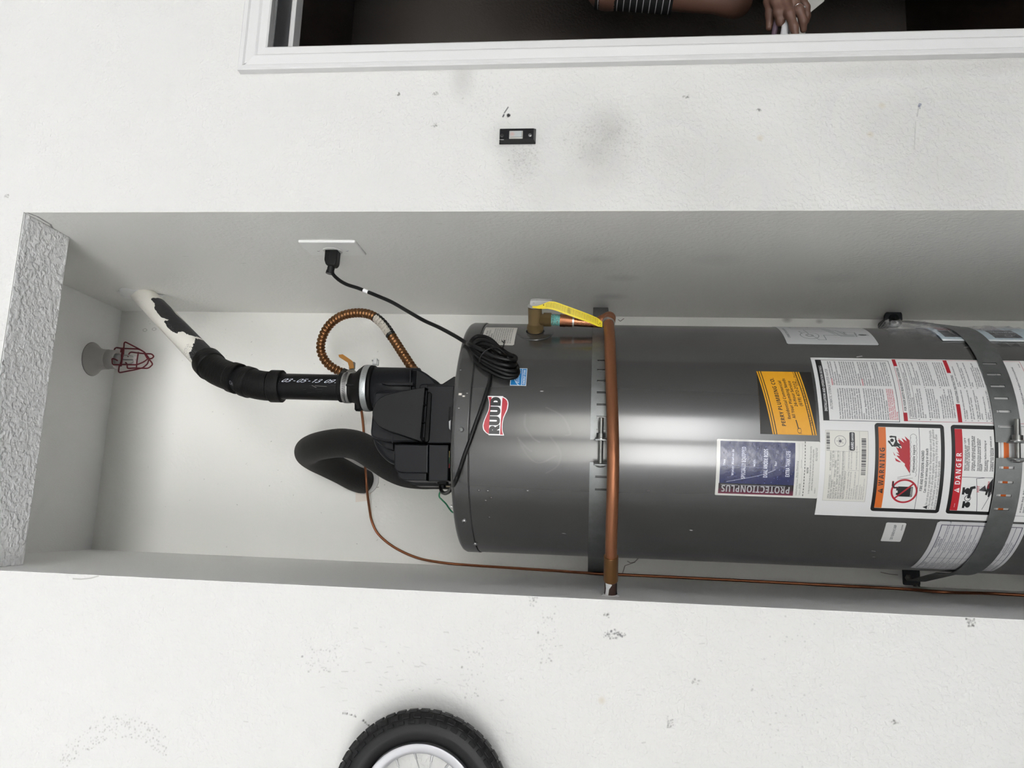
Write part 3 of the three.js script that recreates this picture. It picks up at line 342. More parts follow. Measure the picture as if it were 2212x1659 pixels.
// logo badge with waved red edges
{ const a = onTank(1050, 857), pts = [];
  const q = (x, y) => { const o = onTank(1030 + x / 15.09, 840 + y / 15.09); return [o.th * TR, o.y]; };
  const outline = [[352, 232], [855, 258], [940, 300], [1010, 380], [1030, 490], [1000, 680], [890, 930], [850, 1080], [840, 1250], [850, 1400], [888, 1522], [390, 1497], [300, 1440], [215, 1340], [195, 1200], [230, 1050], [310, 850], [375, 690], [402, 520], [390, 380]].map((p) => q(...p));
  const xs = outline.map((p) => p[0]), ys = outline.map((p) => p[1]), x0 = min(...xs), x1 = max(...xs), y0 = min(...ys), y1 = max(...ys);
  const map = canvas(1024, 720, (g, w, h) => { const C = (x, y) => { const p = q(x, y); return [(p[0] - x0) / (x1 - x0) * w, (1 - (p[1] - y0) / (y1 - y0)) * h]; }, poly = (l, c) => { g.fillStyle = c; g.beginPath(); l.forEach((p, i) => g[i ? 'lineTo' : 'moveTo'](...C(...p))); g.fill(); };
    g.fillStyle = '#f3f1f1'; g.fillRect(0, 0, w, h);
    const redc = '#b92434';
    poly([[375, 268], [485, 268], [440, 760], [388, 1468], [310, 1415], [240, 1320], [218, 1200], [250, 1055], [330, 860], [395, 700], [422, 520], [408, 380]], redc);
    poly([[840, 285], [920, 325], [985, 395], [1003, 490], [975, 670], [865, 920], [828, 1080], [818, 1250], [828, 1390], [858, 1497], [755, 1490], [800, 800]], redc);
    g.fillStyle = '#262628'; const [lx, ly] = C(425, 1482), [hx, hy] = C(500, 268), [bx] = C(765, 268); const top = C(475, 870)[1], bot = C(748, 870)[1]; F(g, 100, 'sans-serif', 'bold'); const tw = g.measureText('RUUD').width; g.save(); g.translate(lx, bot); g.transform(1, (C(770, 268)[1] - C(708, 1482)[1]) / (hx - lx) , 0, 1, 0, (C(708, 1482)[1] - bot)); g.scale((hx - lx) / tw, (bot - top) / 67); g.lineWidth = 12; g.strokeStyle = '#262628'; g.strokeText('RUUD', 0, 0); g.fillText('RUUD', 0, 0); g.restore(); });
  const sh = new THREE.Shape(outline.map((p) => new THREE.Vector2(...p))), cur = new THREE.SplineCurve(outline.map((p) => new THREE.Vector2(...p))); void cur; void sh; void a; void pts;
  // columns between the two waved ends, bent onto the jacket
  const left = [[390, 1497], [300, 1440], [215, 1340], [195, 1200], [230, 1050], [310, 850], [375, 690], [402, 520], [390, 380], [352, 232]].map((p) => q(...p)), right = [[888, 1522], [850, 1400], [840, 1250], [850, 1080], [890, 930], [1000, 680], [1030, 490], [1010, 380], [940, 300], [855, 258]].map((p) => q(...p));
  const yOf = (l, x) => { for (let i = 1; i < l.length; i++) if (x <= l[i][0] || i === l.length - 1) { const t = min(1, max(0, (x - l[i - 1][0]) / (l[i][0] - l[i - 1][0] || 1))), k = [l[max(0, i - 2)][1], l[i - 1][1], l[i][1], l[min(l.length - 1, i + 1)][1]]; return k[1] + 0.5 * t * (k[2] - k[0] + t * (2 * k[0] - 5 * k[1] + 4 * k[2] - k[3] + t * (3 * (k[1] - k[2]) + k[3] - k[0]))); } };
  const gs = [], n = 60; for (let i = 0; i < n; i++) { const xa = x0 + (x1 - x0) * i / n, xb = x0 + (x1 - x0) * (i + 1) / n; const g = shell(xa / TR, xb / TR, 0, 1, TR, TR + 0.0008, 1), p = g.attributes.position, u = g.attributes.uv;
    for (let k = 0; k < p.count; k++) { const isB = u.getX(k) > 0.5, th = Math.atan2(p.getX(k) - TX, p.getZ(k) - TZ), x = th * TR, v = p.getY(k), lo = yOf(right, x), hi = yOf(left, x); const y = lo + (hi - lo) * v; p.setY(k, y); u.setXY(k, (x - x0) / (x1 - x0), (y - y0) / (y1 - y0)); void isB; } gs.push(g); }
  hp('logo_badge', gs, phy(lin(0.95), 0.3, { map, clearcoat: 0.4, clearcoatRoughness: 0.2 }), 'red and white logo badge with waved edges'); }
// protection label
sheet('warranty_label', -28.6 * deg, -4.3 * deg, 1.079, 1.266, canvas(660, 1140, (g, w, h) => {
  rrect(g, 0, 0, w, h, 14, '#e3e2dc'); rect(g, 24, 40, 616, 830, '#18225c'); seed = 3; for (let i = 0; i < 330; i++) { const x = rr(150, 630), y = rr(45, 865), r = rr(1.5, 6); g.fillStyle = `rgba(${rnd() < 0.5 ? '150,165,220' : '14,20,58'},.5)`; g.beginPath(); g.arc(x, y, r, 0, 7); g.fill(); }
  const gr = g.createLinearGradient(24, 0, 150, 0); gr.addColorStop(0, '#7a2440'); gr.addColorStop(0.55, '#3a1626'); gr.addColorStop(1, '#08080c'); g.fillStyle = gr; g.fillRect(24, 34, 128, 836);
  g.save(); g.translate(132, 835); g.rotate(-PI / 2); g.fillStyle = '#b9b8bc'; fit(g, 'PROTECTIONPLUS', 0, -2, 770, 116); g.restore(); rect(g, 128, 60, 9, 190, '#8d8c92'); rect(g, 128, 280, 9, 500, '#8d8c92');
  g.fillStyle = '#dfe3f2'; for (const [s, y, ww, px] of [['This', 100, 70, 34], ['Water Heater is', 195, 300, 36], ['SPECIALLY EQUIPPED', 325, 370, 62], ['with', 432, 80, 34], ['DUAL ANODE RODS', 570, 330, 62], ['for', 672, 56, 34], ['EXTRA TANK LIFE', 815, 300, 62]]) fit(g, s, 396, y, ww, px, { align: 'center' });
  g.fillStyle = '#4a4a48'; fit(g, 'Installing Plumbing Contractor', 30, 910, 200, 20, { b: '' }); rect(g, 232, 911, 400, 1.5, '#888'); fit(g, 'Telephone', 30, 948, 70, 20, { b: '' }); rect(g, 102, 949, 250, 1.5, '#888'); fit(g, 'Date Installed', 356, 948, 96, 20, { b: '' }); rect(g, 456, 949, 180, 1.5, '#888'); for (let x = 24; x < 640; x += 36) rect(g, x, 975, 22, 7, '#1c1c1e');
  F(g, 26, 'serif', 'italic'); g.fillText('Perry Plumbing', 240, 906); g.fillText('(619)', 110, 944);
  fit(g, 'NOTE', 296, 1020, 70, 26); fit(g, 'In the event this tank should fail within the effective warranty', 56, 1048, 550, 24, { b: '' }); fit(g, 'period, this label must be returned with rating plate.', 96, 1076, 480, 24, { b: '' }); fit(g, '02-0232122', 440, 1112, 150, 27, { b: '' }); fit(g, 'AS44931-1', 60, 1112, 70, 16, { b: '' });
  g.strokeStyle = 'rgba(235,238,250,.75)'; g.lineWidth = 5; g.beginPath(); g.moveTo(170, 120); g.bezierCurveTo(230, 380, 250, 520, 330, 660); g.stroke(); g.lineWidth = 3; g.beginPath(); g.moveTo(360, 60); g.bezierCurveTo(380, 300, 330, 420, 350, 560); g.stroke(); }), 'blue and white warranty label with side lettering', { rough: 0.22, coat: 0.6, mat: { bumpMap: rep(softTex, 1, 1.6), bumpScale: 0.0006 } });
// plumber's magnet
sheet('advert_magnet', -1.7 * deg, 27.2 * deg, 1.0845, 1.1865, canvas(1150, 920, (g, w, h) => {
  rect(g, 0, 0, w, h, '#16120f'); const poly = (l, c) => { g.fillStyle = c; g.beginPath(); l.forEach((p, i) => g[i ? 'lineTo' : 'moveTo'](...p)); g.fill(); };
  const S = (x, y) => [x, y];                                        // the printed card is askew on the black magnet
  poly([S(0, 200), S(1150, 0), S(1150, 720), S(0, 920)], '#f2ad17'); for (const o of [30, 70]) { g.strokeStyle = '#16120f'; g.lineWidth = 14; g.beginPath(); g.moveTo(0, 200 + o); g.lineTo(1150, o); g.moveTo(0, 920 - o); g.lineTo(1150, 720 - o); g.stroke(); }
  seed = 8; for (let i = 0; i < 60; i++) blot(g, rr(0, w), rr(200, 800), rr(20, 70), 0.06, '200,120,10');
  g.save(); g.transform(1, -0.174, 0, 1, 0, 200); g.fillStyle = '#15110d'; fit(g, 'PERRY PLUMBING CO.', 575, 250, 880, 92, { align: 'center', b: 'bold' }); fit(g, 'Residential Commercial', 610, 355, 700, 70, { align: 'center' }); fit(g, 'All Your Plumbing Needs', 640, 435, 730, 70, { align: 'center' }); fit(g, '24-Hour Service', 720, 515, 480, 70, { align: 'center' }); fit(g, '(619) 472-2112', 720, 600, 460, 74, { align: 'center' });
  F(g, 62, 'serif', 'italic'); g.fillText('INSTALLED  ON 6-5-13', 150, 690); g.fillText('John Perry', 860, 640);
  g.lineWidth = 16; g.strokeStyle = '#15110d'; g.beginPath(); g.moveTo(110, 440); g.lineTo(250, 430); g.stroke(); g.lineWidth = 6; g.beginPath(); g.ellipse(70, 450, 44, 30, 0.2, 0, 7); g.moveTo(40, 420); g.lineTo(20, 480); g.moveTo(96, 424); g.lineTo(110, 480); g.stroke(); g.restore(); }), 'yellow and black advert magnet set askew', { rough: 0.5, coat: 0.1, r: 0.0004 });
sheet('rating_label', 41.5 * deg, 60.5 * deg, 1.662, 1.731, canvas(500, 420, (g, w, h) => { rrect(g, 0, 0, w, h, 18, '#d9d6ce'); g.fillStyle = '#55524e'; lines(g, ['WARRANTY       PRESSURE', 'VESSEL DESIGN  TESTED TO', '300 PSI WORKING'], 60, 56, 34, 30, 400); lines(g, ['THIS HEATER MUST BE INSTALLED WITH', 'RELIEF VALVE AS SUPPLIED WITH THE UNIT', 'AND BE IN LINE WITH LOCAL CODES AND', 'BE TESTED ONCE A YEAR TO ASSURE THAT', 'IT IS FREE TO OPERATE AND TO RELIEVE', 'PRESSURE SAFELY AWAY FROM ANY PERSON', 'OR GOODS WHICH MAY BE HARMED BY IT', 'DISCHARGE MUST RUN TO AN OPEN DRAIN', 'SEE THE MANUAL FOR FULL INSTRUCTIONS'], 36, 150, 28, 24, 430); }), 'small grey notice label by the cap seam');
sheet('energy_label', 17.4 * deg, 26.5 * deg, 1.6295, 1.6615, canvas(420, 330, (g, w, h) => { rect(g, 0, 0, w, h, '#e8f1f8'); rect(g, 12, 12, 396, 216, '#1a80c4'); rect(g, 12, 240, 396, 78, '#1a80c4'); g.fillStyle = '#eaf4fb'; fit(g, 'ENERGY STAR', 30, 302, 350, 62); g.strokeStyle = '#eaf4fb'; g.lineWidth = 12; g.beginPath(); g.arc(210, 330, 250, -2.75, -0.5); g.stroke(); g.lineWidth = 8; F(g, 110, 'serif', 'italic'); g.fillText('energy', 50, 180); g.beginPath(); g.moveTo(330, 120); g.lineTo(352, 190); g.moveTo(315, 150); g.lineTo(372, 158); g.stroke(); }), 'small blue energy label');
sheet('wiring_label', 46.2 * deg, 86 * deg, 0.939, 1.115, canvas(900, 880, (g, w, h) => { rrect(g, 0, 0, w, h, 14, '#c9cbcc'); g.strokeStyle = '#3e3f44'; g.lineWidth = 5; g.fillStyle = '#33343a';
  fit(g, 'CONNECTION DIAGRAM', 130, 60, 330, 34); g.beginPath(); g.arc(200, 260, 90, 0, 7); g.moveTo(235, 260); g.arc(200, 260, 35, 0, 7); g.moveTo(222, 260); g.arc(200, 260, 22, 0, 7);
  g.moveTo(200, 282); g.lineTo(90, 330); g.lineTo(90, 400); g.lineTo(210, 400); g.lineTo(210, 740); g.moveTo(250, 200); g.lineTo(330, 180); g.lineTo(330, 520); g.lineTo(200, 560); g.lineTo(200, 700); g.moveTo(240, 260); g.lineTo(390, 240); g.lineTo(390, 560); g.lineTo(240, 610);
  for (let i = 0; i < 5; i++) { g.moveTo(420 + i * 40, 120); g.lineTo(420 + i * 40, 430); g.lineTo(230 + i * 40, 520); g.lineTo(230 + i * 22, 640); } g.rect(240, 620, 70, 110); g.moveTo(180, 560); g.lineTo(180, 720); g.lineTo(290, 720); g.rect(500, 140, 120, 180); g.rect(640, 300, 90, 200); g.stroke(); g.beginPath(); g.ellipse(230, 785, 22, 40, 0, 0, 7); g.fill(); g.fillRect(212, 812, 8, 34); g.fillRect(240, 812, 8, 34); }), 'pale grey wiring diagram label');
sheet('volt_label', -50.2 * deg, -39.2 * deg, 0.911, 0.947, canvas(520, 380, (g, w, h) => { rrect(g, 0, 0, w, h, 26, '#d6d6d4'); g.fillStyle = '#3c3c40'; fit(g, '120 V 50/60 Hz 5 AMP', 50, 210, 420, 74); fit(g, 'AS44900', 330, 330, 150, 34); }), 'small white voltage label');
sheet('troubleshooting_label', -76 * deg, -37.6 * deg, 0.7, 0.857, canvas(880, 820, (g, w, h) => { rrect(g, 0, 0, w, h, 30, '#d3d2d4'); rect(g, 40, 46, 800, 740, '#2c2b45', 7); g.fillStyle = '#2c2b45'; rect(g, 330, 46, 4, 740, '#2c2b45'); for (let i = 1; i < 13; i++) rect(g, 40, 46 + i * 57, 800, 4, '#2c2b45');
  g.fillStyle = '#3a394c'; seed = 21; fit(g, 'TROUBLE', 130, 74, 110, 26); fit(g, 'CODE', 150, 98, 70, 24); fit(g, 'DESCRIPTION OF', 520, 74, 170, 26); fit(g, 'CONDITION', 540, 98, 120, 24);
  for (let i = 1; i < 13; i++) { fit(g, ['Power on', 'Steady light', 'One flash, pause', 'Two flashes, pause', 'Three flashes', 'Four flashes', 'Five flashes', 'Six flashes', 'Seven flashes', 'Eight flashes', 'Nine flashes', 'Ten flashes'][i - 1], 90, 72 + i * 57, 0, 22, { b: '' }); fit(g, 'then repeat', 110, 95 + i * 57, 0, 21, { b: '' }); fit(g, ['System normal, blower runs when heat is called', 'Control board failure, replace', 'Ignition fails, check gas supply and switch', 'Pressure switch stays open', 'Pressure switch stays closed', 'High limit has opened', 'Flame sensed out of sequence', 'Low flame signal at sensor', 'Thermostat or board fault', 'Vapor sensor has tripped', 'Vapor sensor fault', 'Blower harness open'][i - 1], rr(430, 470), 72 + i * 57, 0, 22, { b: '' }); fit(g, ['check the vent', 'call for service', 'reset the power'][i % 3], 480, 95 + i * 57, 0, 21, { b: '' }); } }), 'white troubleshooting table label round the side');
// dished collar and hole round the relief valve port
{ const o = onTank(1155, 716), c = { th: 54.8 * deg, y: 1.6225 }; void o; const ring = (r0, r1, d0, d1, mat, name) => { const n = 48, pos = [], idx = [], P = (r, a, d) => polar(c.th + r * sin(a) / TR, c.y + r * cos(a), TR + d);
    for (let i = 0; i <= n; i++) for (const [r, d] of [[r0, d0], [r1, d1], [r1 + 0.0009, 0]]) { const p = P(r, i / n * 2 * PI, d); pos.push(p.x, p.y, p.z); }
    for (let i = 0; i < n; i++) for (let k = 0; k < 2; k++) { const a = i * 3 + k, b = a + 3; idx.push(a, b, a + 1, b, b + 1, a + 1); }
    const g = new THREE.BufferGeometry(); g.setAttribute('position', new THREE.Float32BufferAttribute(pos, 3)); g.setIndex(idx); g.computeVertexNormals(); if (g.attributes.normal.getX(0) * sin(c.th) + g.attributes.normal.getZ(0) * cos(c.th) < 0) { g.setIndex(idx.slice().reverse()); g.computeVertexNormals(); } hp(name, g, mat); };
  ring(0.0001, 0.0195, 0.0016, 0.0016, std(lin(0.006), 0.9), 'port_hole'); ring(0.0195, 0.0385, 0.0018, 0.0024, tankPaint, 'port_collar'); }

// ------------------------------------------------------------------ blower on top of the tank
const plastic = phy(lin(0.004, 0.0044, 0.0062), 0.44, { specularIntensity: 0.5, bumpMap: rep(fineTex, 6), bumpScale: 0.00006 });
const plasticSmooth = phy(lin(0.004, 0.0044, 0.0062), 0.34, { specularIntensity: 0.5 });
const rubber = phy(lin(0.0028), 0.55, { specularIntensity: 0.4 });
const PVX = 0.2885, PVZ = -0.29;                                        // the upright vent pipe
const yAt = (x) => at(x, 838, PVZ).y;
const blower = thing('exhaust_blower', 'black plastic exhaust blower with a hooded air intake on top of the water heater', 'blower');
{ const b = (n, g, m = plastic, l) => part(n, g, m, blower, l);
  b('mounting_plate', rbox(0.072, 0.272, TOP, TOP + 0.012, -0.37, -0.165, 0.003), std(lin(0.02, 0.019, 0.018), 0.6));
  b('lower_housing', [slab(pxShape([[922, 832, 0.004], [982, 832, 0.002], [979, 958, 0.002], [922, 958, 0.004]], -0.195), -0.40, -0.195, 0.003), slab(pxShape([[905, 829, 0.01], [944, 829, 0.004], [955, 829], [980, 813], [992, 813], [990, 850], [905, 850]], -0.25), -0.38, -0.25, 0.003)]);
  
  b('volute', slab(new THREE.Shape(new THREE.SplineCurve([[803, 940], [806, 956], [815, 975], [830, 992], [848, 1003], [880, 1012], [925, 1008], [958, 985], [975, 940], [974, 880], [955, 834], [927, 811], [905, 799], [885, 796], [850, 806], [822, 850], [806, 900], [803, 940]].map(([x, y]) => { const p = at(x, y, -0.262); return new THREE.Vector2(p.x, p.y); })).getPoints(90)), -0.355, -0.262, 0.012, 5), plasticSmooth);
  const y0 = yAt(905), y1 = yAt(801);
  b('outlet_duct', [aim(lathe([[0, 0], [0.0495, 0], [0.0495, y1 - y0], [0, y1 - y0]], 48), V(PVX, y0, PVZ), V(0, 1, 0)), slab(pxShape([[838, 795, 0.004], [889, 795, 0.002], [889, 862], [838, 862, 0.02]], -0.262), -0.335, -0.262, 0.006), slab(pxShape([[889, 794, 0.002], [905, 797, 0.02], [930, 812, 0.02], [948, 834], [948, 870], [889, 870]], -0.258), -0.345, -0.258, 0.004)], plastic);
  b('duct_fin', [slab(pxShape([[822, 828], [836, 825, 0.002], [892, 826, 0.002], [892, 833, 0.002], [838, 832, 0.003]], -0.226), -0.258, -0.226, 0.0012), slab(pxShape([[884.5, 800], [888, 800], [888, 845], [884.5, 845]], -0.232), -0.25, -0.232, 0.001)], plasticSmooth);
  // intake box and hood
  b('intake_box', [slab(pxShape([[808, 846, 0.008], [852, 843.5], [884, 842], [930, 846, 0.01], [924, 956, 0.012], [848, 956], [812, 949, 0.01], [799, 942, 0.014]], -0.205), -0.262, -0.205, 0.005), slab(pxShape([[800, 944, 0.006], [850, 957], [850, 973, 0.004], [832, 969, 0.006]], -0.235), -0.275, -0.235, 0.003)]);
  b('box_seam', slab(pxShape([[846, 936], [849, 936], [849, 957], [846, 957]], -0.2035), -0.24, -0.2035, 0.0006));
  b('intake_lip', slab(pxShape([[922.5, 846, 0.006], [932, 847, 0.008], [926, 955, 0.01], [915, 955, 0.006]], -0.186), -0.21, -0.186, 0.003), rubber);
  const hoodPx = [[917.8, 836.4], [903, 838.6], [880, 843], [857, 847.5], [835, 853], [820, 860.5], [811, 871], [806, 882], [804.4, 893], [806.5, 905], [814, 916.5], [826, 925], [845, 931.5], [880, 943.5], [912, 954.3]].map(([x, y]) => at(x, y, -0.158));
  const hs = new THREE.Shape([...hoodPx, at(907.5, 946, -0.158)].map((p) => new THREE.Vector2(p.x, p.y)));
  const rim = new THREE.CatmullRomCurve3(hoodPx, false, 'centripetal'), pts = rim.getPoints(70), ctr = at(860, 895, -0.158);
  const wallPos = []; for (let i = 0; i < 70; i++) { const a = pts[i], c = pts[i + 1], o = (p, k) => V(p.x + (p.x - ctr.x) * k, p.y + (p.y - ctr.y) * k, 0), q = (p, k, z) => { const r = o(p, k); r.z = z; return r; };
    for (const [k0, k1, f] of [[0.0, 0.04, 1], [-0.035, 0.005, 0]]) { const A = q(a, k0, -0.1585), B = q(c, k0, -0.1585), C = q(c, k1, -0.206), D = q(a, k1, -0.206); wallPos.push(...(f ? [A, D, B, B, D, C] : [A, B, D, B, C, D]).flatMap((p) => [p.x, p.y, p.z])); } }
  const wg = new THREE.BufferGeometry(); wg.setAttribute('position', new THREE.Float32BufferAttribute(wallPos, 3)); wg.computeVertexNormals();
  b('intake_hood', [slab(hs, -0.1625, -0.158, 0.0012), wg], phy(lin(0.007, 0.0073, 0.0078), 0.52, { specularIntensity: 0.5, bumpMap: rep(fineTex, 6), bumpScale: 0.00008 }), 'matt tapered hood');
  for (const [x, y] of [[913, 873], [910, 911]]) { const p = at(x, y, -0.17); b('hood_rib', rbox(p.x - 0.0014, p.x + 0.0014, p.y - 0.004, p.y + 0.05, -0.204, -0.164, 0.0006)); }
  { const p = at(915, 843, -0.19), q = at(911, 945, -0.19); b('hood_slot_bar', rbox(q.x, p.x, p.y - 0.008, p.y - 0.004, -0.2, -0.19, 0.001)); }
  // control box
  b('control_cover', slab(pxShape([[850.5, 958.5, 0.003], [925.5, 959.5, 0.002], [924.5, 1022, 0.002], [862, 1021, 0.006], [851, 1014, 0.01]], -0.182), -0.30, -0.182, 0.0035, 3), plasticSmooth);
  b('control_ledge', [slab(pxShape([[857, 1017, 0.002], [922, 1019, 0.002], [921, 1038.5, 0.003], [868, 1037.5, 0.012], [859, 1031, 0.012]], -0.196), -0.3, -0.196, 0.003, 3), slab(pxShape([[872, 1028], [925, 1030], [948, 1046, 0.003], [946, 1050, 0.002], [892, 1049.5, 0.006]], -0.29), -0.36, -0.29, 0.002)], plasticSmooth);
  b('terminal_cover', slab(pxShape([[926.5, 960, 0.002], [969, 961, 0.002], [968, 1038.5, 0.002], [925.5, 1039.5, 0.002]], -0.184), -0.3, -0.184, 0.0018), plasticSmooth);
  b('vent_gap', slab(pxShape([[970, 878], [974, 878], [972, 911], [968, 911]], -0.1945), -0.2, -0.1945, 0.0004), std(lin(0.003), 0.9));
  b('snap_clip', slab(pxShape([[969.5, 910], [973.5, 907], [972.5, 929], [970, 925]], -0.192), -0.1945, -0.192, 0.0006), std(lin(0.5), 0.5), 'small light clip');
  for (const [y0_, y1_, c] of [[974, 988, lin(0.2, 0.17, 0.06)], [988, 1002, lin(0.02, 0.09, 0.05)], [1002, 1011, lin(0.2, 0.01, 0.015)]]) { const a = at(971, y0_, -0.192), e = at(970.2, y1_, -0.192); b('lead_wire', rod(a, e, 0.0012, 8), std(c, 0.5)); }
  const sr = at(956, 1043, -0.235); b('strain_relief', [rbox(sr.x - 0.005, sr.x + 0.006, sr.y - 0.012, sr.y + 0.009, -0.247, -0.222, 0.003), rod(sr, sr.clone().add(V(-0.012, -0.001, 0)), 0.0068, 16)], rubber);
  b('ground_stud', rod(at(957, 1050, -0.25), at(972, 1051, -0.25), 0.0016, 8), std(lin(0.6, 0.5, 0.36), 0.4), 'pale stud');
}

// ------------------------------------------------------------------ vent pipe up into the side wall
const galv = std(lin(0.42, 0.42, 0.41), 0.42, 0.4);
const vent = thing('vent_pipe', 'black plastic vent pipe from the blower bending into the side wall, upper length painted white', 'pipe');
{ const abs_ = phy(lin(0.0032, 0.0032, 0.004), 0.38, { specularIntensity: 0.45, bumpMap: rep(softTex, 3), bumpScale: 0.0004 }), absMatt = phy(lin(0.0036), 0.5, { specularIntensity: 0.45, bumpMap: rep(softTex, 4), bumpScale: 0.0008 });
  const b = (n, g, m = abs_, l) => part(n, g, m, vent, l), R = 0.0304;
  const d1 = V(0.27, 0.924, -0.27).normalize(), d2 = V(0.5, 0.7071, -0.5).normalize(), p0 = V(PVX, yAt(604), PVZ), pA = V(PVX, yAt(562), PVZ), pB = pA.clone().addScaledVector(d1, 0.14), wallAt = pB.clone().addScaledVector(d2, (XR + 0.004 - pB.x) / d2.x);
  // lower straight length with the printed date
  const yb = yAt(737), yt = yAt(606);
  b('straight_pipe', sweep(new THREE.LineCurve3(V(PVX, yt + 0.02, PVZ), V(PVX, yb - 0.01, PVZ)), 1, 40, R), phy(lin(1), 0.34, { specularIntensity: 0.4, map: canvas(1024, 1024, (g, w, h) => { g.fillStyle = '#0c0c0e'; g.fillRect(0, 0, w, h);
      const X = (px) => (px - 588) / (747 - 588) * w, Y = (py) => h * (0.5 + Math.asin(min(1, max(-1, (py - 836) / 30))) / (2 * PI));
      g.save(); g.translate(X(615), Y(830.4)); g.transform(1, 0, -1.35, 1, 0, 0); g.fillStyle = '#dfe6f0'; F(g, 66, 'sans-serif', ''); for (const [s, x] of [['03', 0], ['-', 152], ['05', 210], ['-', 360], ['13', 410], ['09', 590], [':.', 740]]) { g.save(); g.translate(x, 0); g.scale(1.75, 1); g.fillText(s, 0, 0); g.restore(); } g.restore();
      seed = 9; for (let i = 0; i < 90; i++) { g.fillStyle = `rgba(210,214,220,${rr(0.1, 0.7)})`; g.fillRect(X(rr(600, 615)), Y(rr(822, 836)), rr(2, 7), rr(1, 3)); }
      g.strokeStyle = 'rgba(150,148,142,.8)'; g.lineWidth = 4; g.beginPath(); g.moveTo(X(684), Y(837)); g.lineTo(X(694), Y(842)); g.moveTo(X(691), Y(838)); g.lineTo(X(716), Y(839)); g.stroke(); g.lineWidth = 2; g.strokeStyle = 'rgba(150,148,142,.35)'; for (let i = 0; i < 26; i++) { const x = rr(610, 740), y = rr(810, 862); g.beginPath(); g.moveTo(X(x), Y(y)); g.lineTo(X(x + rr(2, 20)), Y(y + rr(-1, 1))); g.stroke(); } }) }));
  const bell = (p, d, L, r = R + 0.0078) => aim(lathe([[R, 0], [r - 0.0015, 0], [r, 0.0015], [r, L - 0.004], [r - 0.002, L - 0.001], [R, L + 0.002]], 48), p, d);
  const arc = (a, b2, c2) => new THREE.QuadraticBezierCurve3(a, b2, c2);
  // lower elbow: bell round the straight pipe, body, bell at the joint
  const e1 = pA.clone().addScaledVector(d1, 0.03);
  b('lower_elbow', [bell(V(PVX, yAt(611), PVZ), V(0, 1, 0), 0.031), ...sweep(arc(V(PVX, yAt(582), PVZ), pA, e1), 16, 40, (t) => R + 0.0042), bell(e1.clone().addScaledVector(d1, 0.02), d1.clone().negate(), 0.024, R + 0.0068)], absMatt);
  const e2 = pB.clone().addScaledVector(d1, -0.05);
  b('joint_pipe', sweep(new THREE.LineCurve3(e2, e1), 1, 40, R), phy(lin(1), 0.38, { specularIntensity: 0.45, map: canvas(512, 512, (g, w, h) => { g.fillStyle = '#0d0d10'; g.fillRect(0, 0, w, h); g.fillStyle = 'rgba(190,194,200,.75)'; F(g, 44); g.save(); g.translate(150, 305); g.transform(1, 0.1, 0, 1, 0, 0); g.scale(1.6, 0.8); g.fillText('SCH 40', 0, 0); g.restore(); }) }));
  const e3 = pB.clone().addScaledVector(d2, 0.03);
  b('upper_elbow', [bell(e2.clone().addScaledVector(d1, -0.022), d1, 0.024, R + 0.0068), ...sweep(arc(pB.clone().addScaledVector(d1, -0.054), pB, e3), 16, 40, () => R + 0.0042), bell(e3.clone().addScaledVector(d2, 0.036), d2.clone().negate(), 0.036, R + 0.0072)], absMatt);
  // painted upper length, paint peeled off in patches
  const up0 = e3.clone(), LEN = wallAt.distanceTo(up0);
  const paintMap = canvas(1024, 1024, (g, w, h) => { g.fillStyle = '#efece2'; g.fillRect(0, 0, w, h); const Y = (a) => h * (0.5 + Math.asin(min(1, max(-1, a))) / (2 * PI)), P = (l) => { g.fillStyle = '#17171a'; g.beginPath(); l.forEach(([t, a], i) => g[i ? 'lineTo' : 'moveTo'](w * t, Y(a))); g.fill(); };
    seed = 4; const jag = (l) => l.flatMap(([t, a], i) => { const [T, A] = l[(i + 1) % l.length], o = [[t, a]]; for (let k = 1; k < 5; k++) o.push([t + (T - t) * k / 5 + rr(-0.008, 0.008), a + (A - a) * k / 5 + rr(-0.03, 0.03)]); return o; });
    P(jag([[0.24, -1], [0.235, -0.45], [0.30, -0.42], [0.35, -0.08], [0.45, -0.02], [0.5, -0.22], [0.52, -0.35], [0.5, 0.05], [0.55, 0.18], [0.62, 0.12], [0.66, -0.02], [0.67, -0.25], [0.69, -0.5], [0.74, -0.62], [0.78, -1]]));
    P(jag([[0.8, -1], [0.79, -0.78], [0.82, -0.62], [0.85, -0.3], [0.87, 0.1], [0.86, 0.4], [0.9, 0.62], [1, 0.8], [1, -1]])); g.fillRect(0, 0, 0, 0);
    g.fillStyle = '#17171a'; g.fillRect(w * 0.24, 0, w * 0.76, h * 0.25); for (let i = 0; i < 900; i++) { const t = rr(0.8, 1), a = rr(-0.2, 0.95); g.fillStyle = rnd() < 0.55 ? 'rgba(24,24,26,.85)' : 'rgba(222,219,208,.8)'; g.fillRect(w * t, Y(a), rr(1, 5), rr(1, 4)); }
    g.strokeStyle = 'rgba(210,212,214,.8)'; g.lineWidth = 2; for (let i = 0; i < 26; i++) { const t = rr(0.53, 0.66), a = rr(-0.15, 0.1); g.beginPath(); g.moveTo(w * t, Y(a)); g.lineTo(w * t + rr(-8, 12), Y(a) + rr(-8, 8)); g.stroke(); } g.fillStyle = 'rgba(40,38,36,.5)'; for (let i = 0; i < 12; i++) g.fillRect(w * rr(0.02, 0.5), Y(rr(-0.2, 0.8)), 3, 3); });
  b('painted_pipe', sweep(new THREE.LineCurve3(wallAt, up0), 1, 48, R), std(lin(1), 0.5, 0, { map: paintMap, bumpMap: rep(softTex, 4), bumpScale: 0.0006 }), 'white painted length with the paint peeling');
  void LEN; void p0;
  // rubber reducer, steel worm clamp, drain fitting, silver band clamp
  const yF = yAt(800), yE = yAt(788.5), yC = yAt(762), yT = yAt(740);
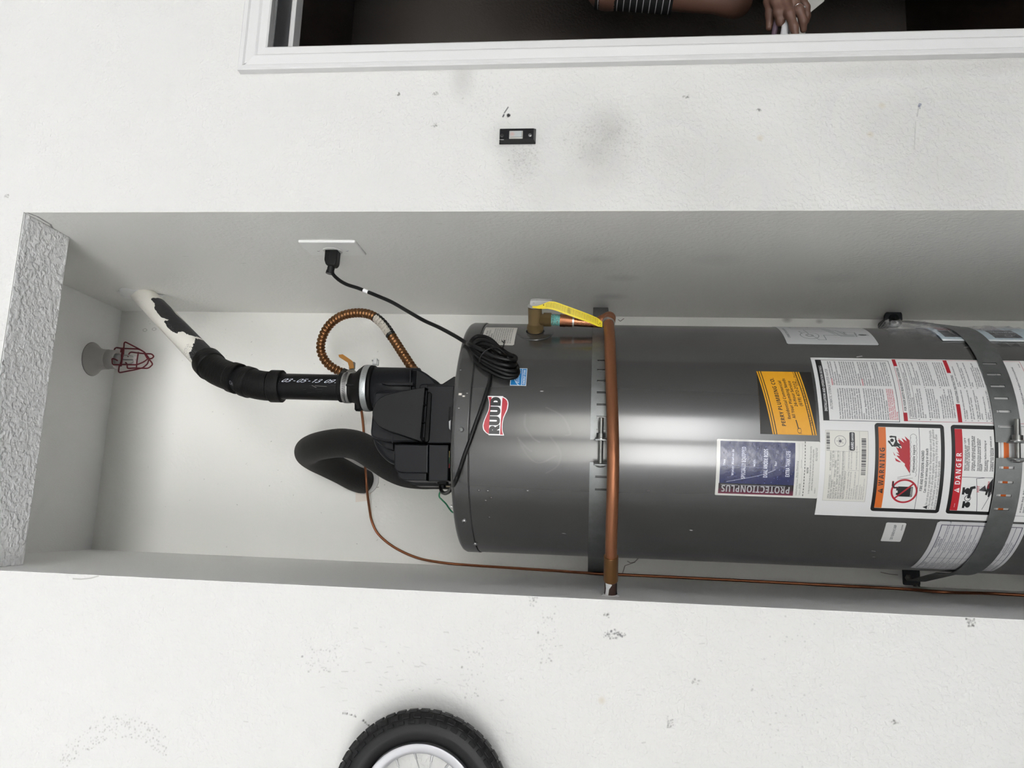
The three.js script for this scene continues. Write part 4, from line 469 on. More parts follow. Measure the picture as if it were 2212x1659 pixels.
  b('reducer', lathe([[0.03, yF], [0.0535, yF], [0.0545, yF + 0.004], [0.0535, yE], [0.0525, yE + 0.002], [0.045, yE + 0.012], [0.0355, yE + 0.022], [0.0345, yC], [0.0345, yT + 0.003], [0.0335, yT + 0.005], [R, yT + 0.005]], 56).translate(PVX, 0, PVZ), rubber);
  b('reducer_fin', slab(roundPoly([[PVX - 0.002, yE + 0.004], [PVX + 0.002, yE + 0.004], [PVX + 0.002, yC + 0.004], [PVX - 0.002, yC + 0.004]]), PVZ + 0.03, PVZ + 0.042, 0.001), rubber); b('reducer_fin', rbox(PVX + 0.02, PVX + 0.0495, yE + 0.002, yE + 0.012, PVZ - 0.004, PVZ + 0.004, 0.002), rubber);
  b('worm_clamp', lathe([[0.0347, yAt(759)], [0.0357, yAt(759)], [0.0360, yAt(758)], [0.0360, yAt(746)], [0.0357, yAt(745)], [0.0347, yAt(745)]], 56).translate(PVX, 0, PVZ), steel, 'slotted steel clamp');
  for (let i = 0; i < 24; i++) { const a = (-72 + i * 6.1) * deg; b('clamp_slot', aim(box(-0.0042, 0.0042, 0, 0.0006, -0.0007, 0.0007).rotateY(PI / 2 + 0.16), V(PVX + 0.0359 * sin(a), yAt(752), PVZ + 0.0359 * cos(a)), V(sin(a), 0, cos(a))), std(lin(0.03), 0.6)); }
  b('band_clamp', lathe([[0.05, yAt(803)], [0.0535, yAt(803)], [0.0545, yAt(802)], [0.0545, yAt(791)], [0.0535, yAt(790)], [0.05, yAt(790)]], 64).translate(PVX, 0, PVZ), std(lin(0.55, 0.58, 0.58), 0.34, 1, { bumpMap: rep(softTex, 4, 1), bumpScale: 0.0004 }), 'silver band clamp');
  b('band_rubber', lathe([[0.045, yAt(812)], [0.0505, yAt(812)], [0.053, yAt(809)], [0.053, yAt(803)], [0.045, yAt(803)]], 56).translate(PVX, 0, PVZ), rubber);
  { const p = at(804, 784, PVZ - 0.01), x0 = p.x; b('clamp_latch', [rbox(x0 - 0.004, x0 + 0.010, yAt(809), yAt(801), PVZ - 0.014, PVZ - 0.004, 0.001), rbox(x0 - 0.006, x0 + 0.004, yAt(812), yAt(799), PVZ - 0.012, PVZ - 0.006, 0.001), rod(V(x0 + 0.006, yAt(812), PVZ - 0.009), V(x0 + 0.006, yAt(797), PVZ - 0.009), 0.0022, 10)], galv); }
  { const a = at(776, 866, PVZ), c = V(a.x - 0.004, a.y + 0.0015, PVZ), e = c.clone().add(V(-0.016, -0.001, 0)); b('drain_fitting', [rod(c.clone().add(V(0.016, 0, 0)), c, 0.0062, 16), rod(c, e, 0.0092, 8), rod(e, e.clone().add(V(-0.004, 0, 0)), 0.0092, 8, 0.006)], rubber); }
  // lumpy plaster collar where it enters the wall
  const col = new THREE.SphereGeometry(0.052, 32, 18), cp = col.attributes.position; seed = 13; for (let i = 0; i < cp.count; i++) { const a = Math.atan2(cp.getY(i), cp.getZ(i)), k = 1 + 0.16 * sin(a * 3 + 1) + 0.1 * sin(a * 7) + 0.05 * sin(a * 13 + cp.getX(i) * 200); cp.setXYZ(i, cp.getX(i) * 0.2, cp.getY(i) * k * 1.2, cp.getZ(i) * k * 0.95); } col.computeVertexNormals();
  b('plaster_collar', col.translate(XR - 0.001, wallAt.y + 0.004, wallAt.z + 0.003), plasterMat, 'white plaster blob round the pipe');
}

// ------------------------------------------------------------------ foam insulated water pipe
const foam = thing('insulated_pipe', 'pipe in thick black foam insulation looping from the back wall down behind the blower', 'pipe');
{ const fm = phy(lin(0.0062, 0.0062, 0.006), 0.56, { specularIntensity: 0.8, bumpMap: rep(fineTex, 10, 4), bumpScale: 0.0022 });
  const P = [[790, 1041, -0.792], [768, 1034, -0.76], [738, 1018, -0.72], [708, 1003, -0.68], [680, 989, -0.63], [666, 977, -0.58], [676, 968, -0.53], [706, 960, -0.485], [742, 957, -0.455], [776, 964, -0.435], [812, 985, -0.42], [846, 1007, -0.415], [878, 1020, -0.415], [910, 1024, -0.42], [945, 1024, -0.42]].map(([x, y, z]) => at(x, y, z)); P.push(V(P.at(-1).x, TOP, P.at(-1).z));
  part('foam_sleeve', sweep(spline(P), 150, 40, (t) => 0.0365 - 0.0025 * smooth(0.02, 0, t)), fm, foam);
  part('wall_ring', aim(lathe([[0.015, 0], [0.041, 0], [0.04, 0.003], [0.015, 0.0035]], 40), at(789, 1037, ZB + 0.0005), V(0, 0, 1)), plasterMat, foam, 'chipped plaster ring'); }

// ------------------------------------------------------------------ copper flexible connector with its valve
const copper = std(lin(0.36, 0.15, 0.08), 0.36, 1, { roughnessMap: rep(softTex, 6), bumpMap: rep(softTex, 5), bumpScale: 0.0003 });
const copperDull = std(lin(0.29, 0.12, 0.06), 0.42, 0.8, { bumpMap: rep(softTex, 6), bumpScale: 0.0003 });
const brass = std(lin(0.22, 0.155, 0.075), 0.45, 0.9, { bumpMap: rep(fineTex, 4), bumpScale: 0.0006 });
const flexPipe = thing('flexible_connector', 'ribbed copper flexible water connector arching from its valve to the tank top', 'pipe connector');
{ const P = [[742, 806, -0.6], [731, 801, -0.597], [713, 790, -0.593], [700, 775, -0.588], [693, 755, -0.58], [696, 730, -0.57], [710, 704, -0.56], [735, 684, -0.545], [768, 676, -0.53], [800, 680, -0.515], [826, 699, -0.5], [849, 731, -0.485], [871, 765, -0.47], [893, 798, -0.455], [915, 825, -0.44], [950, 842, -0.43]].map(([x, y, z]) => at(x, y, z)); P.push(V(P.at(-1).x + 0.004, TOP + 0.03, P.at(-1).z));
  const c = spline(P), L = c.getLength(), rings = Math.round(L / 0.0101);
  part('ribbed_hose', sweep(c, rings * 10, 20, (t) => 0.0092 + 0.0036 * Math.pow(abs(cos(t * rings * PI)), 0.65), { caps: true }), std(lin(0.255, 0.125, 0.056), 0.36, 1), flexPipe);
  const k0 = 0.47, k1 = 0.585, sub = new THREE.CatmullRomCurve3(Array.from({ length: 14 }, (_, i) => c.getPointAt(k0 + (k1 - k0) * i / 13)));
  part('paint_band', sweep(sub, 110, 24, (t, a) => 0.0101 + 0.0034 * Math.pow(abs(cos((k0 + (k1 - k0) * t) * rings * PI)), 0.65), { caps: false }), std(lin(1), 0.6, 0, { map: canvas(512, 256, (g, w, h) => { g.fillStyle = '#b9b2a6'; g.fillRect(0, 0, w, h); seed = 6; g.fillStyle = '#15130f'; g.fillRect(0, 0, w, h * 0.4); g.fillRect(0, 0, 18, h); g.fillRect(w - 60, 0, 60, h); for (let i = 0; i < 240; i++) { g.fillStyle = rnd() < 0.5 ? 'rgba(30,26,22,.6)' : 'rgba(214,208,196,.7)'; g.fillRect(rr(0, w), rr(0, h), rr(2, 20), rr(1, 6)); } }) }), flexPipe, 'black band with smeared pale paint');
  part('end_nut', rod(V(P.at(-1).x, TOP, P.at(-1).z), V(P.at(-1).x, TOP + 0.034, P.at(-1).z), 0.017, 6), brass, flexPipe);
  part('valve_nut', rod(at(740, 806, -0.6), at(752, 811, -0.6), 0.0165, 6), std(lin(0.06, 0.055, 0.05), 0.5, 0.5), flexPipe); }
const valve = thing('shutoff_valve', 'small shutoff valve with an orange lever behind the vent pipe clamp', 'valve');
{ const vm = std(lin(0.32, 0.31, 0.28), 0.5, 0.6, { bumpMap: rep(fineTex, 3), bumpScale: 0.0006 }), o = at(758, 812, -0.6);
  part('valve_body', [rod(at(750, 810, -0.6), at(776, 826, -0.6), 0.0155, 24), rod(V(o.x, o.y, -0.6), V(o.x, o.y, ZB), 0.0105, 18), ball(o, 0.019)], vm, valve);
  part('wall_flange', aim(lathe([[0.0105, 0], [0.028, 0], [0.026, 0.004], [0.0115, 0.008]], 28), V(o.x, o.y, ZB + 0.0005), V(0, 0, 1)), steel, valve);
  part('valve_stem', [rod(o, at(761, 790, -0.585), 0.007, 14), rbox(at(766, 794, -0.585).x - 0.006, at(757, 782, -0.585).x, at(767, 790, -0.585).y, at(755, 790, -0.585).y, -0.59, -0.578, 0.003)], vm, valve);
  const lever = slab(pxShape([[765, 795, 0.003], [755, 797, 0.003], [751, 783, 0.004], [732, 771, 0.004], [731, 766, 0.004], [740, 765, 0.004], [762, 780, 0.006]], -0.574), -0.5775, -0.574, 0.001);
  part('lever', lever, std(lin(0.4, 0.165, 0.012), 0.42), valve, 'orange lever'); }

// ------------------------------------------------------------------ thin copper tube down the back corner
{ const P = [[748, 840, -0.7], [766, 862, -0.74], [779, 882, -0.775], [783, 905, -0.785], [786, 940, -0.787], [788, 985, -0.765], [790, 1022, -0.722], [792, 1050, -0.724], [795, 1078, -0.75], [799, 1105, -0.78], [802, 1122, -0.788], [813, 1148, -0.79], [832, 1168, -0.79], [862, 1188, -0.788], [905, 1206, -0.783], [960, 1216, -0.77]].map(([x, y, z]) => at(x, y, z));
  for (const [x, y] of [[1010, 1220.5], [1100, 1226.5], [1200, 1233], [1290, 1239], [1400, 1244], [1600, 1254], [1800, 1264.5], [1950, 1272], [2040, 1279], [2140, 1282], [2212, 1286], [2280, 1290]]) { const p = atX(x, y, XL + 0.006); p.z = max(p.z, -0.785); P.push(p); }
  const last = P.at(-1); P.push(V(XL + 0.006, 0.45, last.z));
  single('copper_tube', sweep(spline(P), 320, 12, 0.0036), std(lin(0.30, 0.12, 0.06), 0.4, 1), 'thin copper tube running down the back corner beside the tank', 'tube'); }

// ------------------------------------------------------------------ relief valve, its lever and hanging tag, discharge pipe
const relief = thing('relief_valve', 'weathered brass relief valve standing out of the tank side below the cap', 'valve');
const RA = 56 * deg, RD = V(sin(RA), 0, cos(RA)), RO = polar(54.8 * deg, 1.6225, TR - 0.01), along = (s) => RO.clone().addScaledVector(RD, s);
const OUT = along(0.038);
{ const b = (n, g, m = brass, l) => part(n, g, m, relief, l);
  b('valve_body', [aim(lathe([[0, 0], [0.0125, 0], [0.0135, 0.008], [0.0172, 0.014], [0.0178, 0.02], [0.0165, 0.0255], [0.0144, 0.029], [0.0144, 0.064], [0.0132, 0.066], [0, 0.066]], 36), RO, RD), rod(OUT, OUT.clone().add(V(0, -0.028, 0)), 0.0118, 26), rod(OUT.clone().add(V(0, -0.018, 0)), OUT.clone().add(V(0, -0.034, 0)), 0.0148, 8)]);
  const c = along(0.0665); b('bonnet', aim(lathe([[0, 0], [0.0155, 0], [0.016, 0.001], [0.0155, 0.002], [0, 0.002]], 30), c, RD), galv);
  const T = V(cos(RA), 0, -sin(RA)), lv = (s, y, t) => along(s).add(V(0, y, 0)).addScaledVector(T, t);
  b('test_lever', [...[-0.006, 0.006].map((t) => { const g = slab(roundPoly([[-0.008, -0.004, 0.004], [0.006, -0.006, 0.004], [0.036, 0.001, 0.002], [0.036, 0.006, 0.002], [0.002, 0.007, 0.005], [-0.008, 0.006, 0.005]]), -0.0006, 0.0006, 0.0003); const m = new THREE.Matrix4().makeBasis(V(0, -1, 0), RD, T.clone().negate()); return g.applyMatrix4(m).translate(...lv(0.0745, 0.002, t).toArray()); }), rod(lv(0.0745, 0.002, -0.009), lv(0.0745, 0.002, 0.009), 0.0022, 12), (() => { const g = slab(roundPoly([[0.004, -0.006], [0.036, -0.006], [0.036, 0.006], [0.004, 0.006]], 0.001), -0.0005, 0.0005, 0.0002); const m = new THREE.Matrix4().makeBasis(V(0, -1, 0), T, RD); return g.applyMatrix4(m).translate(...lv(0.080, 0.002, 0).toArray()); })()], galv, 'steel test lever'); }
const tagPts = [[1150, 663], [1160, 663.5], [1172, 662], [1184, 659.5], [1198, 661], [1218, 668], [1240, 676], [1262, 684], [1280, 691], [1301, 701]];
{ const mid = tagPts.map(([x, y], i) => at(x, y, along(0.07).z + 0.016 - 0.0005 * i)), c = spline(mid), n = 60, pos = [], uv = [], idx = [], up = V(0.96, -0.05, 0.27).normalize();
  for (let i = 0; i <= n; i++) { const t = i / n, p = c.getPointAt(t), w = 0.0068 * smooth(0, 0.3, t) * (1 - 0.4 * smooth(0.93, 1, t)) + 0.002, tilt = 0.5 - 0.9 * t, d = up.clone().applyAxisAngle(c.getTangentAt(t), -tilt);
    for (const s of [-1, 1]) for (const k of [0, 1]) { const q = p.clone().addScaledVector(d, s * w).addScaledVector(d.clone().cross(c.getTangentAt(t)), k * 0.0006); pos.push(q.x, q.y, q.z); uv.push(t, s < 0 ? 0 : 1); } }
  for (let i = 0; i < n; i++) { const a = i * 4, b = a + 4; for (const [p, q] of [[0, 2], [3, 1], [2, 3], [1, 0]]) idx.push(a + p, b + p, a + q, a + q, b + p, b + q); }
  const g = new THREE.BufferGeometry(); g.setAttribute('position', new THREE.Float32BufferAttribute(pos, 3)); g.setAttribute('uv', new THREE.Float32BufferAttribute(uv, 2)); g.setIndex(idx); const g2 = g.toNonIndexed(); g2.computeVertexNormals();
  single('warning_tag', g2, new THREE.MeshStandardMaterial({ color: lin(0.9), roughness: 0.45, side: THREE.DoubleSide, map: canvas(1024, 160, (k, w, h) => { k.fillStyle = '#e6cf1c'; k.fillRect(0, 0, w, h); k.fillStyle = 'rgba(30,28,10,.88)'; seed = 14; for (let x = 190; x < 960; x += 15) { let y = 18; const e = h - 34; while (y < e) { const s = rr(5, 15); k.fillRect(x, y, x > 500 && x < 540 ? 9 : 4.5, min(s, e - y)); y += s + rr(1.5, 4); } } k.fillRect(150, 20, 14, 40); for (let i = 0; i < 9; i++) k.fillRect(960 + rr(0, 40), rr(60, 120), rr(4, 10), rr(6, 16)); }) }), 'yellow printed tag hanging from the relief valve lever', 'tag'); }
const drain = thing('discharge_pipe', 'bowed copper discharge pipe crossing the tank front from the relief valve to the side wall', 'pipe');
{ const b = (n, g, m = copper, l) => part(n, g, m, drain, l);
  const top = OUT.clone().add(V(0, -0.034, 0)), elbowY = 1.4655, ex = V(OUT.x - 0.006, elbowY, OUT.z);
  const seg = (a, t) => top.clone().lerp(ex, 0).add(V((ex.x - top.x) * t, -(top.y - elbowY) * t, 0));
  b('adapter', rod(seg(0, 0), seg(0, 0.16), 0.0118, 26), std(lin(1), 0.7, 0.2, { map: canvas(256, 128, (g, w, h) => { g.fillStyle = '#5e9a94'; g.fillRect(0, 0, w, h); seed = 12; for (let i = 0; i < 300; i++) { g.fillStyle = ['rgba(60,130,135,.6)', 'rgba(150,190,180,.6)', 'rgba(120,84,52,.7)', 'rgba(40,80,84,.6)'][rnd() * 4 | 0]; g.fillRect(rr(0, w), rr(0, h), rr(2, 16), rr(2, 10)); } }) }), 'green corroded adapter');
  b('hex_adapter', [rod(seg(0, 0.15), seg(0, 0.24), 0.0138, 8), rod(seg(0, 0.24), seg(0, 0.36), 0.0128, 26)], copper);
  b('solder_ring', rod(seg(0, 0.36), seg(0, 0.39), 0.0131, 26), steel, 'silver solder ring');
  const pa = seg(0, 0.39), R = 0.0111;
  b('drop_pipe', rod(pa, seg(0, 0.86), R, 28), copper);
  const run = [[1314, 692, OUT.z + 0.012], [1317, 730, -0.078], [1319, 790, -0.04], [1321.5, 850, -0.012], [1323.5, 920, 0.012], [1324.5, 990, 0.022], [1323.5, 1060, 0.016], [1322, 1110, 0.0], [1320.5, 1165, -0.022], [1320, 1205, -0.042]].map(([x, y, z]) => at(x, y, z));
  const corner = V(ex.x, elbowY, OUT.z); void corner;
  b('elbow', [...sweep(bent([seg(0, 0.82), V(run[0].x + 0.013, elbowY + 0.0, OUT.z), run[0].clone().lerp(run[1], 0.12)], 0.03), 40, 28, (t) => R + 0.002 - 0.0009 * smooth(0.15, 0.3, t) * smooth(0.85, 0.7, t))], copperDull);
  { const d = run[1].clone().sub(run[0]).normalize(); b('solder_ring', rod(run[0].clone().lerp(run[1], 0.08), run[0].clone().lerp(run[1], 0.2), R + 0.0019, 28), steel, 'silver solder ring'); void d; }
  b('cross_pipe', sweep(spline(run), 120, 28, R), copperDull);
  const d = run[9].clone().sub(run[8]).normalize(), q = (s) => run[9].clone().addScaledVector(d, s), sWall = (XL - run[9].x) / d.x;
  b('coupling', [aim(lathe([[R, 0], [R + 0.0022, 0], [R + 0.0024, 0.001], [R + 0.0024, 0.025], [R + 0.0016, 0.026], [R + 0.0024, 0.027], [R + 0.0024, 0.052], [R + 0.002, 0.0535], [R, 0.0535]], 32), q(-0.004), d)], std(lin(0.3, 0.155, 0.07), 0.35, 1), 'sleeve coupling');
  b('wall_stub', [...sweep(new THREE.LineCurve3(q(0.045), q(sWall + 0.004)), 8, 30, (t) => R + 0.0006 + 0.0022 * smooth(0.6, 1, t))], std(lin(1), 0.5, 0.3, { map: canvas(256, 256, (g, w, h) => { g.fillStyle = '#43302a'; g.fillRect(0, 0, w, h); g.fillStyle = '#dfe0e0'; g.beginPath(); g.moveTo(20, 140); g.lineTo(40, 120); g.lineTo(100, 140); g.lineTo(256, 150); g.lineTo(256, 176); g.lineTo(100, 164); g.lineTo(30, 172); g.fill(); seed = 2; for (let i = 0; i < 70; i++) { g.fillStyle = 'rgba(214,212,208,.8)'; g.fillRect(rr(215, 256), rr(0, h), rr(2, 12), rr(2, 10)); } g.fillStyle = '#171314'; g.fillRect(0, 60, 256, 30); }) }), 'dark painted stub in the wall');
  b('wall_putty', aim(lathe([[R, 0], [R + 0.0075, 0], [R + 0.004, 0.003], [R + 0.0015, 0.006]], 26), V(XL - 0.0005, q(sWall).y, q(sWall).z), V(1, 0, 0)), plasterMat, 'dab of white paint'); }

// ------------------------------------------------------------------ seismic straps
const zinc = std(lin(0.27, 0.28, 0.28), 0.46, 1, { map: grey(F3, N0, (v, i) => { const c = 205 + 26 * smooth(0.3, 0.7, F2[i]) + 14 * (v - 0.5); return [c, c, c * 0.99]; }), bumpMap: fineTex, bumpScale: 0.00006 });
function strap(label, y0, y1, tL, tR, slots, boltF, tails, lo, hi, lift = 0.0012, tEnd = 92 * deg) {
  const s = thing('seismic_strap', label, 'strap', 'seismic straps round the tank'), r0 = TR + lift, r1 = TR + lift + 0.0015, b = (n, g, m = zinc, l) => part(n, g, m, s, l), ym = (y0 + y1) / 2;
  b('strap_band', [...slotted(tR, tEnd, y0, y1, r0, r1, slots, 0.0085, lo, hi), ...plate(polar(tEnd, 0, r1), tails[1], y0, y1)]);
  b('strap_band', [...slotted(-95 * deg, tL, y0, y1, r0, r1, slots, 0.0085, lo, hi), ...plate(polar(-95 * deg, 0, r1), tails[0], y0, y1)]);
  const yb = y0 + (y1 - y0) * boltF, rb = TR + 0.0165, tab = (th, w) => { const n = V(sin(th), 0, cos(th)), t = V(cos(th), 0, -sin(th)); return aim(slab(roundPoly([[-w, -0.013], [w, -0.013], [w, 0.013], [-w, 0.013]], 0.004), -0.0014, 0.0014, 0.0006).applyMatrix4(new THREE.Matrix4().makeBasis(t.clone().cross(V(0, 1, 0)).negate(), V(0, 1, 0), t)), V(0, 0, 0), V(0, 1, 0)).translate(...polar(th, yb, TR + 0.015).toArray().map((v, i) => v + n.getComponent(i) * 0)); };
  b('end_tab', tab(tR, 0.0135)); b('end_tab', tab(tL, 0.0135));
  const A = polar(tR, yb, rb), B = polar(tL, yb, rb), d = B.clone().sub(A).normalize(), a0 = A.clone().addScaledVector(d, -0.042), b0 = B.clone().addScaledVector(d, 0.004), L = a0.distanceTo(b0);
  const thread = Array.from({ length: Math.round(L / 0.0015) * 2 + 1 }, (_, i, l) => [0.0044 + (i % 2 ? 0.0006 : 0), i / (Math.round(L / 0.0015) * 2) * L]);
  const bolt = b('bolt', aim(lathe([[0, 0], ...thread, [0, L]], 14), a0, d), darkSteel);
  part('bolt_head', [aim(lathe([[0, 0], [0.0095, 0], [0.0098, 0.002], [0.0065, 0.0045], [0, 0.0055]], 22), B.clone().addScaledVector(d, 0.002), d)], steel, bolt); part('nut', [aim(new THREE.CylinderGeometry(0.0088, 0.0088, 0.0085, 6).translate(0, 0, 0), A.clone().addScaledVector(d, -0.0085), d)], darkSteel, bolt); part('washer', [aim(new THREE.CylinderGeometry(0.011, 0.011, 0.0016, 24), A.clone().addScaledVector(d, -0.003), d)], steel, bolt);
  return s; }
function plate(a, e, y0, y1) { const d = V(e.x - a.x, 0, e.z - a.z), L = d.length(); d.normalize(); const n = V(d.z, 0, -d.x), bx = new THREE.BoxGeometry(L, y1 - y0, 0.0016), bp = bx.attributes.position; for (let i = 0; i < bp.count; i++) bp.setY(i, bp.getY(i) + e.y * (bp.getX(i) / L + 0.5)); return [bx.applyMatrix4(new THREE.Matrix4().makeBasis(d, V(0, 1, 0), n.clone().negate())).translate((a.x + e.x) / 2, (y0 + y1) / 2, (a.z + e.z) / 2)]; }
const sl = (l, dx = 0) => l.map(([x, y]) => onTank(x, y, TR + 0.002).th);
strap('galvanized strap crossing the tank just above the copper discharge pipe', 1.4605, 1.5025, -15.5 * deg, -6.0 * deg, sl([[1297, 778.6], [1297, 799], [1297, 822.7], [1297, 848], [1297, 874], [1297, 901], [1297, 929.6], [1297, 1029.5], [1297, 1057]]), 0.52, [V(XL + 0.002, 0, -0.74), V(XR - 0.002, 0, -0.70)], 0.18, 0.74);
strap('galvanized strap crossing the lower labels near the manual bag', 0.7285, 0.7735, -8.9 * deg, -2.6 * deg, sl([[2140, 788], [2150, 811], [2160, 836], [2170, 862], [2176, 890], [2178, 922], [2178, 1010], [2174, 1041], [2168, 1069], [2160, 1098]]), 0.30, [V(XL + 0.016, -0.118, -0.775), V(0.578, -0.085, -0.715)], 0.3, 0.86, 0.0040, 78 * deg);
const bracketMat = std(lin(0.012, 0.014, 0.018), 0.4, 0.4);
{ const l = thing('wall_bracket', 'black steel bracket with lag bolts holding the lower strap in the back left corner', 'bracket', 'strap brackets'), ly = at(1972, 1255, -0.785).y;
  part('bracket_plate', [slab(roundPoly([[XL + 0.003, ly - 0.022, 0.006], [XL + 0.1, ly - 0.022], [XL + 0.1, ly + 0.022], [XL + 0.003, ly + 0.022, 0.006]]), ZB, ZB + 0.006, 0.001)], bracketMat, l);
  for (const [x, y] of [[1980, 1266], [1962, 1248]]) { const p = at(x, y, ZB + 0.006); part('lag_bolt', aim(lathe([[0, 0], [0.009, 0], [0.009, 0.002], [0.0055, 0.0024], [0.0055, 0.008], [0, 0.008]], 6), p, V(0, 0, 1)), darkSteel, l); }
  const r = thing('wall_bracket', 'black steel bracket with a bolt holding the lower strap beside the plastic bag', 'bracket', 'strap brackets'), c = at(1931, 688, -0.715);
  part('bracket_plate', [rod(V(c.x, c.y, ZB), V(c.x, c.y, -0.722), 0.014, 24), slab(roundPoly([[c.x - 0.024, c.y - 0.024, 0.022], [c.x + 0.022, c.y - 0.024, 0.012], [c.x + 0.022, c.y + 0.024, 0.02], [c.x - 0.024, c.y + 0.024, 0.02]]), -0.724, -0.718, 0.0015)], bracketMat, r);
  part('lag_bolt', [aim(lathe([[0, 0], [0.014, 0], [0.014, 0.003], [0.009, 0.0035], [0.009, 0.012], [0.005, 0.0125], [0.005, 0.02], [0, 0.02]], 24), V(c.x, c.y, -0.718), V(-0.2, 0.1, 1))], bracketMat, r); }

// ------------------------------------------------------------------ outlet, power cord with its coil, ground wire
const outlet = thing('outlet_cover', 'white painted square outlet cover plate on the niche side wall', 'outlet cover');
{ const c = atX(718, 531, XR), y0 = 2.0345, y1 = 2.167, z0 = -0.252, z1 = -0.163, white = std(lin(0.87, 0.87, 0.85), 0.42);
  const plate_ = rbox(XR - 0.0065, XR + 0.001, y0, y1, z0, z1, 0.003); part('cover_plate', plate_, white, outlet);
  const yc = 2.1035, zc = -0.2165, dir = V(-1, 0, 0);
  part('socket_face', [aim(lathe([[0, 0], [0.019, 0], [0.0195, -0.001], [0.0195, -0.004], [0, -0.004]], 32), V(XR - 0.0085, yc, zc), dir), aim(lathe([[0.0205, 0], [0.0225, 0], [0.0225, 0.0016], [0.0205, 0.0016]], 32), V(XR - 0.0068, yc, zc), dir)], std(lin(0.8, 0.79, 0.76), 0.4), outlet);
  for (const dy of [-0.034, 0.034]) { const s = part('screw', aim(lathe([[0, 0.0014], [0.0028, 0.001], [0.0034, 0], [0, 0]], 14), V(XR - 0.0064, yc + dy, zc), dir), white, outlet); part('screw_slot', box(XR - 0.0082, XR - 0.0072, yc + dy - 0.0025, yc + dy + 0.0025, zc - 0.0004, zc + 0.0004), std(lin(0.08), 0.6), s); }
  void c; }
const cord = thing('power_cord', 'black power cord from outlet to blower, surplus tied in a coil on the tank', 'power cord');
{ const cm = phy(lin(0.0042), 0.4, { specularIntensity: 0.55 }), yc = 2.1035, zc = -0.2165, b = (n, g, m = cm, l) => part(n, g, m, cord, l), x0 = XR - 0.0088;
  b('plug', [slab(roundPoly([[x0, yc + 0.0145, 0.002], [x0 - 0.024, yc + 0.0145, 0.003], [x0 - 0.037, yc + 0.0095, 0.006], [x0 - 0.038, yc - 0.0105, 0.006], [x0 - 0.030, yc - 0.0150, 0.006], [x0, yc - 0.0155, 0.002]]), zc - 0.013, zc + 0.013, 0.003, 3), slab(roundPoly([[x0 - 0.004, yc + 0.011], [x0 - 0.025, yc + 0.011, 0.004], [x0 - 0.025, yc + 0.003, 0.004], [x0 - 0.004, yc + 0.002]]), zc + 0.012, zc + 0.0145, 0.001), rod(V(x0 - 0.036, yc, zc), V(x0 - 0.048, yc + 0.002, zc), 0.0085, 18), rod(V(x0 - 0.047, yc + 0.0018, zc), V(x0 - 0.054, yc + 0.003, zc), 0.0095, 18)]);
  const cx0 = V(x0 - 0.052, yc + 0.002, zc), run = [[714, 577, -0.2165], [718, 590, -0.215], [730, 603, -0.21], [748, 614, -0.2], [775, 623, -0.19], [810, 637, -0.18], [845, 652, -0.17], [880, 672, -0.155], [915, 692, -0.14], [950, 708, -0.118], [985, 727, -0.1], [1008, 741, -0.085]].map(([x, y, z]) => at(x, y, z));
  // the coil: flattened loops lying on the jacket, slanting down to the left
  const O = onTank(1066, 779), n = V(sin(O.th), 0, cos(O.th)), T = V(cos(O.th), 0, -sin(O.th)), cc = polar(O.th, O.y, TR + 0.012), q = (x, y, h) => { const o = onTank(x, y, TR + 0.006 + h); return o.p; }; void n; void T; void cc;
  const loops = [[1006, 737, 0.02], [1016, 744, 0.026], [1040, 756, 0.03], [1062, 768, 0.028], [1085, 775, 0.026], [1103, 778, 0.022], [1113, 778, 0.014], [1113, 771, 0.008], [1098, 764, 0.006], [1080, 752, 0.008], [1062, 735, 0.01], [1045, 727, 0.01], [1029, 727, 0.008], [1017, 738, 0.004], [1018, 752, 0.004], [1032, 764, 0.012], [1056, 777, 0.02], [1080, 786, 0.024], [1102, 790, 0.02], [1112, 788, 0.012], [1108, 777, 0.004], [1090, 763, 0.004], [1074, 750, 0.014], [1056, 738, 0.016], [1038, 735, 0.012], [1025, 742, 0.006], [1023, 756, 0.003], [1035, 773, 0.008], [1056, 785, 0.016], [1080, 796, 0.018], [1102, 801, 0.014], [1117, 800, 0.008], [1115, 788, 0.003], [1096, 772, 0.003], [1080, 762, 0.018], [1060, 747, 0.02], [1044, 743, 0.016], [1030, 748, 0.004], [1028, 763, 0.003], [1040, 781, 0.005], [1058, 792, 0.011], [1080, 803, 0.012], [1100, 810, 0.009], [1117, 809, 0.004], [1119, 800, 0.002], [1104, 786, 0.002], [1082, 770, 0.002], [1060, 752, 0.002], [1042, 749, 0.002], [1030, 758, 0.001], [1026, 776, 0.001], [1038, 790, 0.003], [1060, 803, 0.006], [1082, 814, 0.007], [1100, 817, 0.005], [1116, 812, 0.002], [1110, 800, 0.001], [1086, 792, 0.001], [1064, 795, 0.001], [1059, 806, 0.001], [1058, 822, 0.001], [1053, 842, 0.0015], [1045, 866, 0.0015], [1036, 892, 0.0015], [1026, 920, 0.0015], [1016, 950, 0.0015], [1004, 982, 0.002], [994, 1012, 0.003]].map(([x, y, h]) => q(x, y, h));
  const tail = [[986, 1034, -0.03], [977, 1053, -0.085], [968, 1063, -0.14], [959, 1065, -0.19], [953, 1059, -0.225], [952, 1050, -0.235]].map(([x, y, z]) => at(x, y, z));
  const pts = [cx0, ...run, ...loops.slice(1), ...tail];
  b('cable', sweep(spline(pts), 1500, 14, (t) => 0.0041));
  { const c = spline(pts), t0 = 0.087, a = c.getPointAt(0.083), e = c.getPointAt(0.094); void t0; const sub = new THREE.CatmullRomCurve3([0.0605, 0.0625, 0.0645, 0.0665].map((t) => c.getPointAt(t))); void a; void e; b('paint_spot', sweep(sub, 10, 14, 0.0045, { caps: true }), std(lin(0.85), 0.5), 'white paint spot'); }
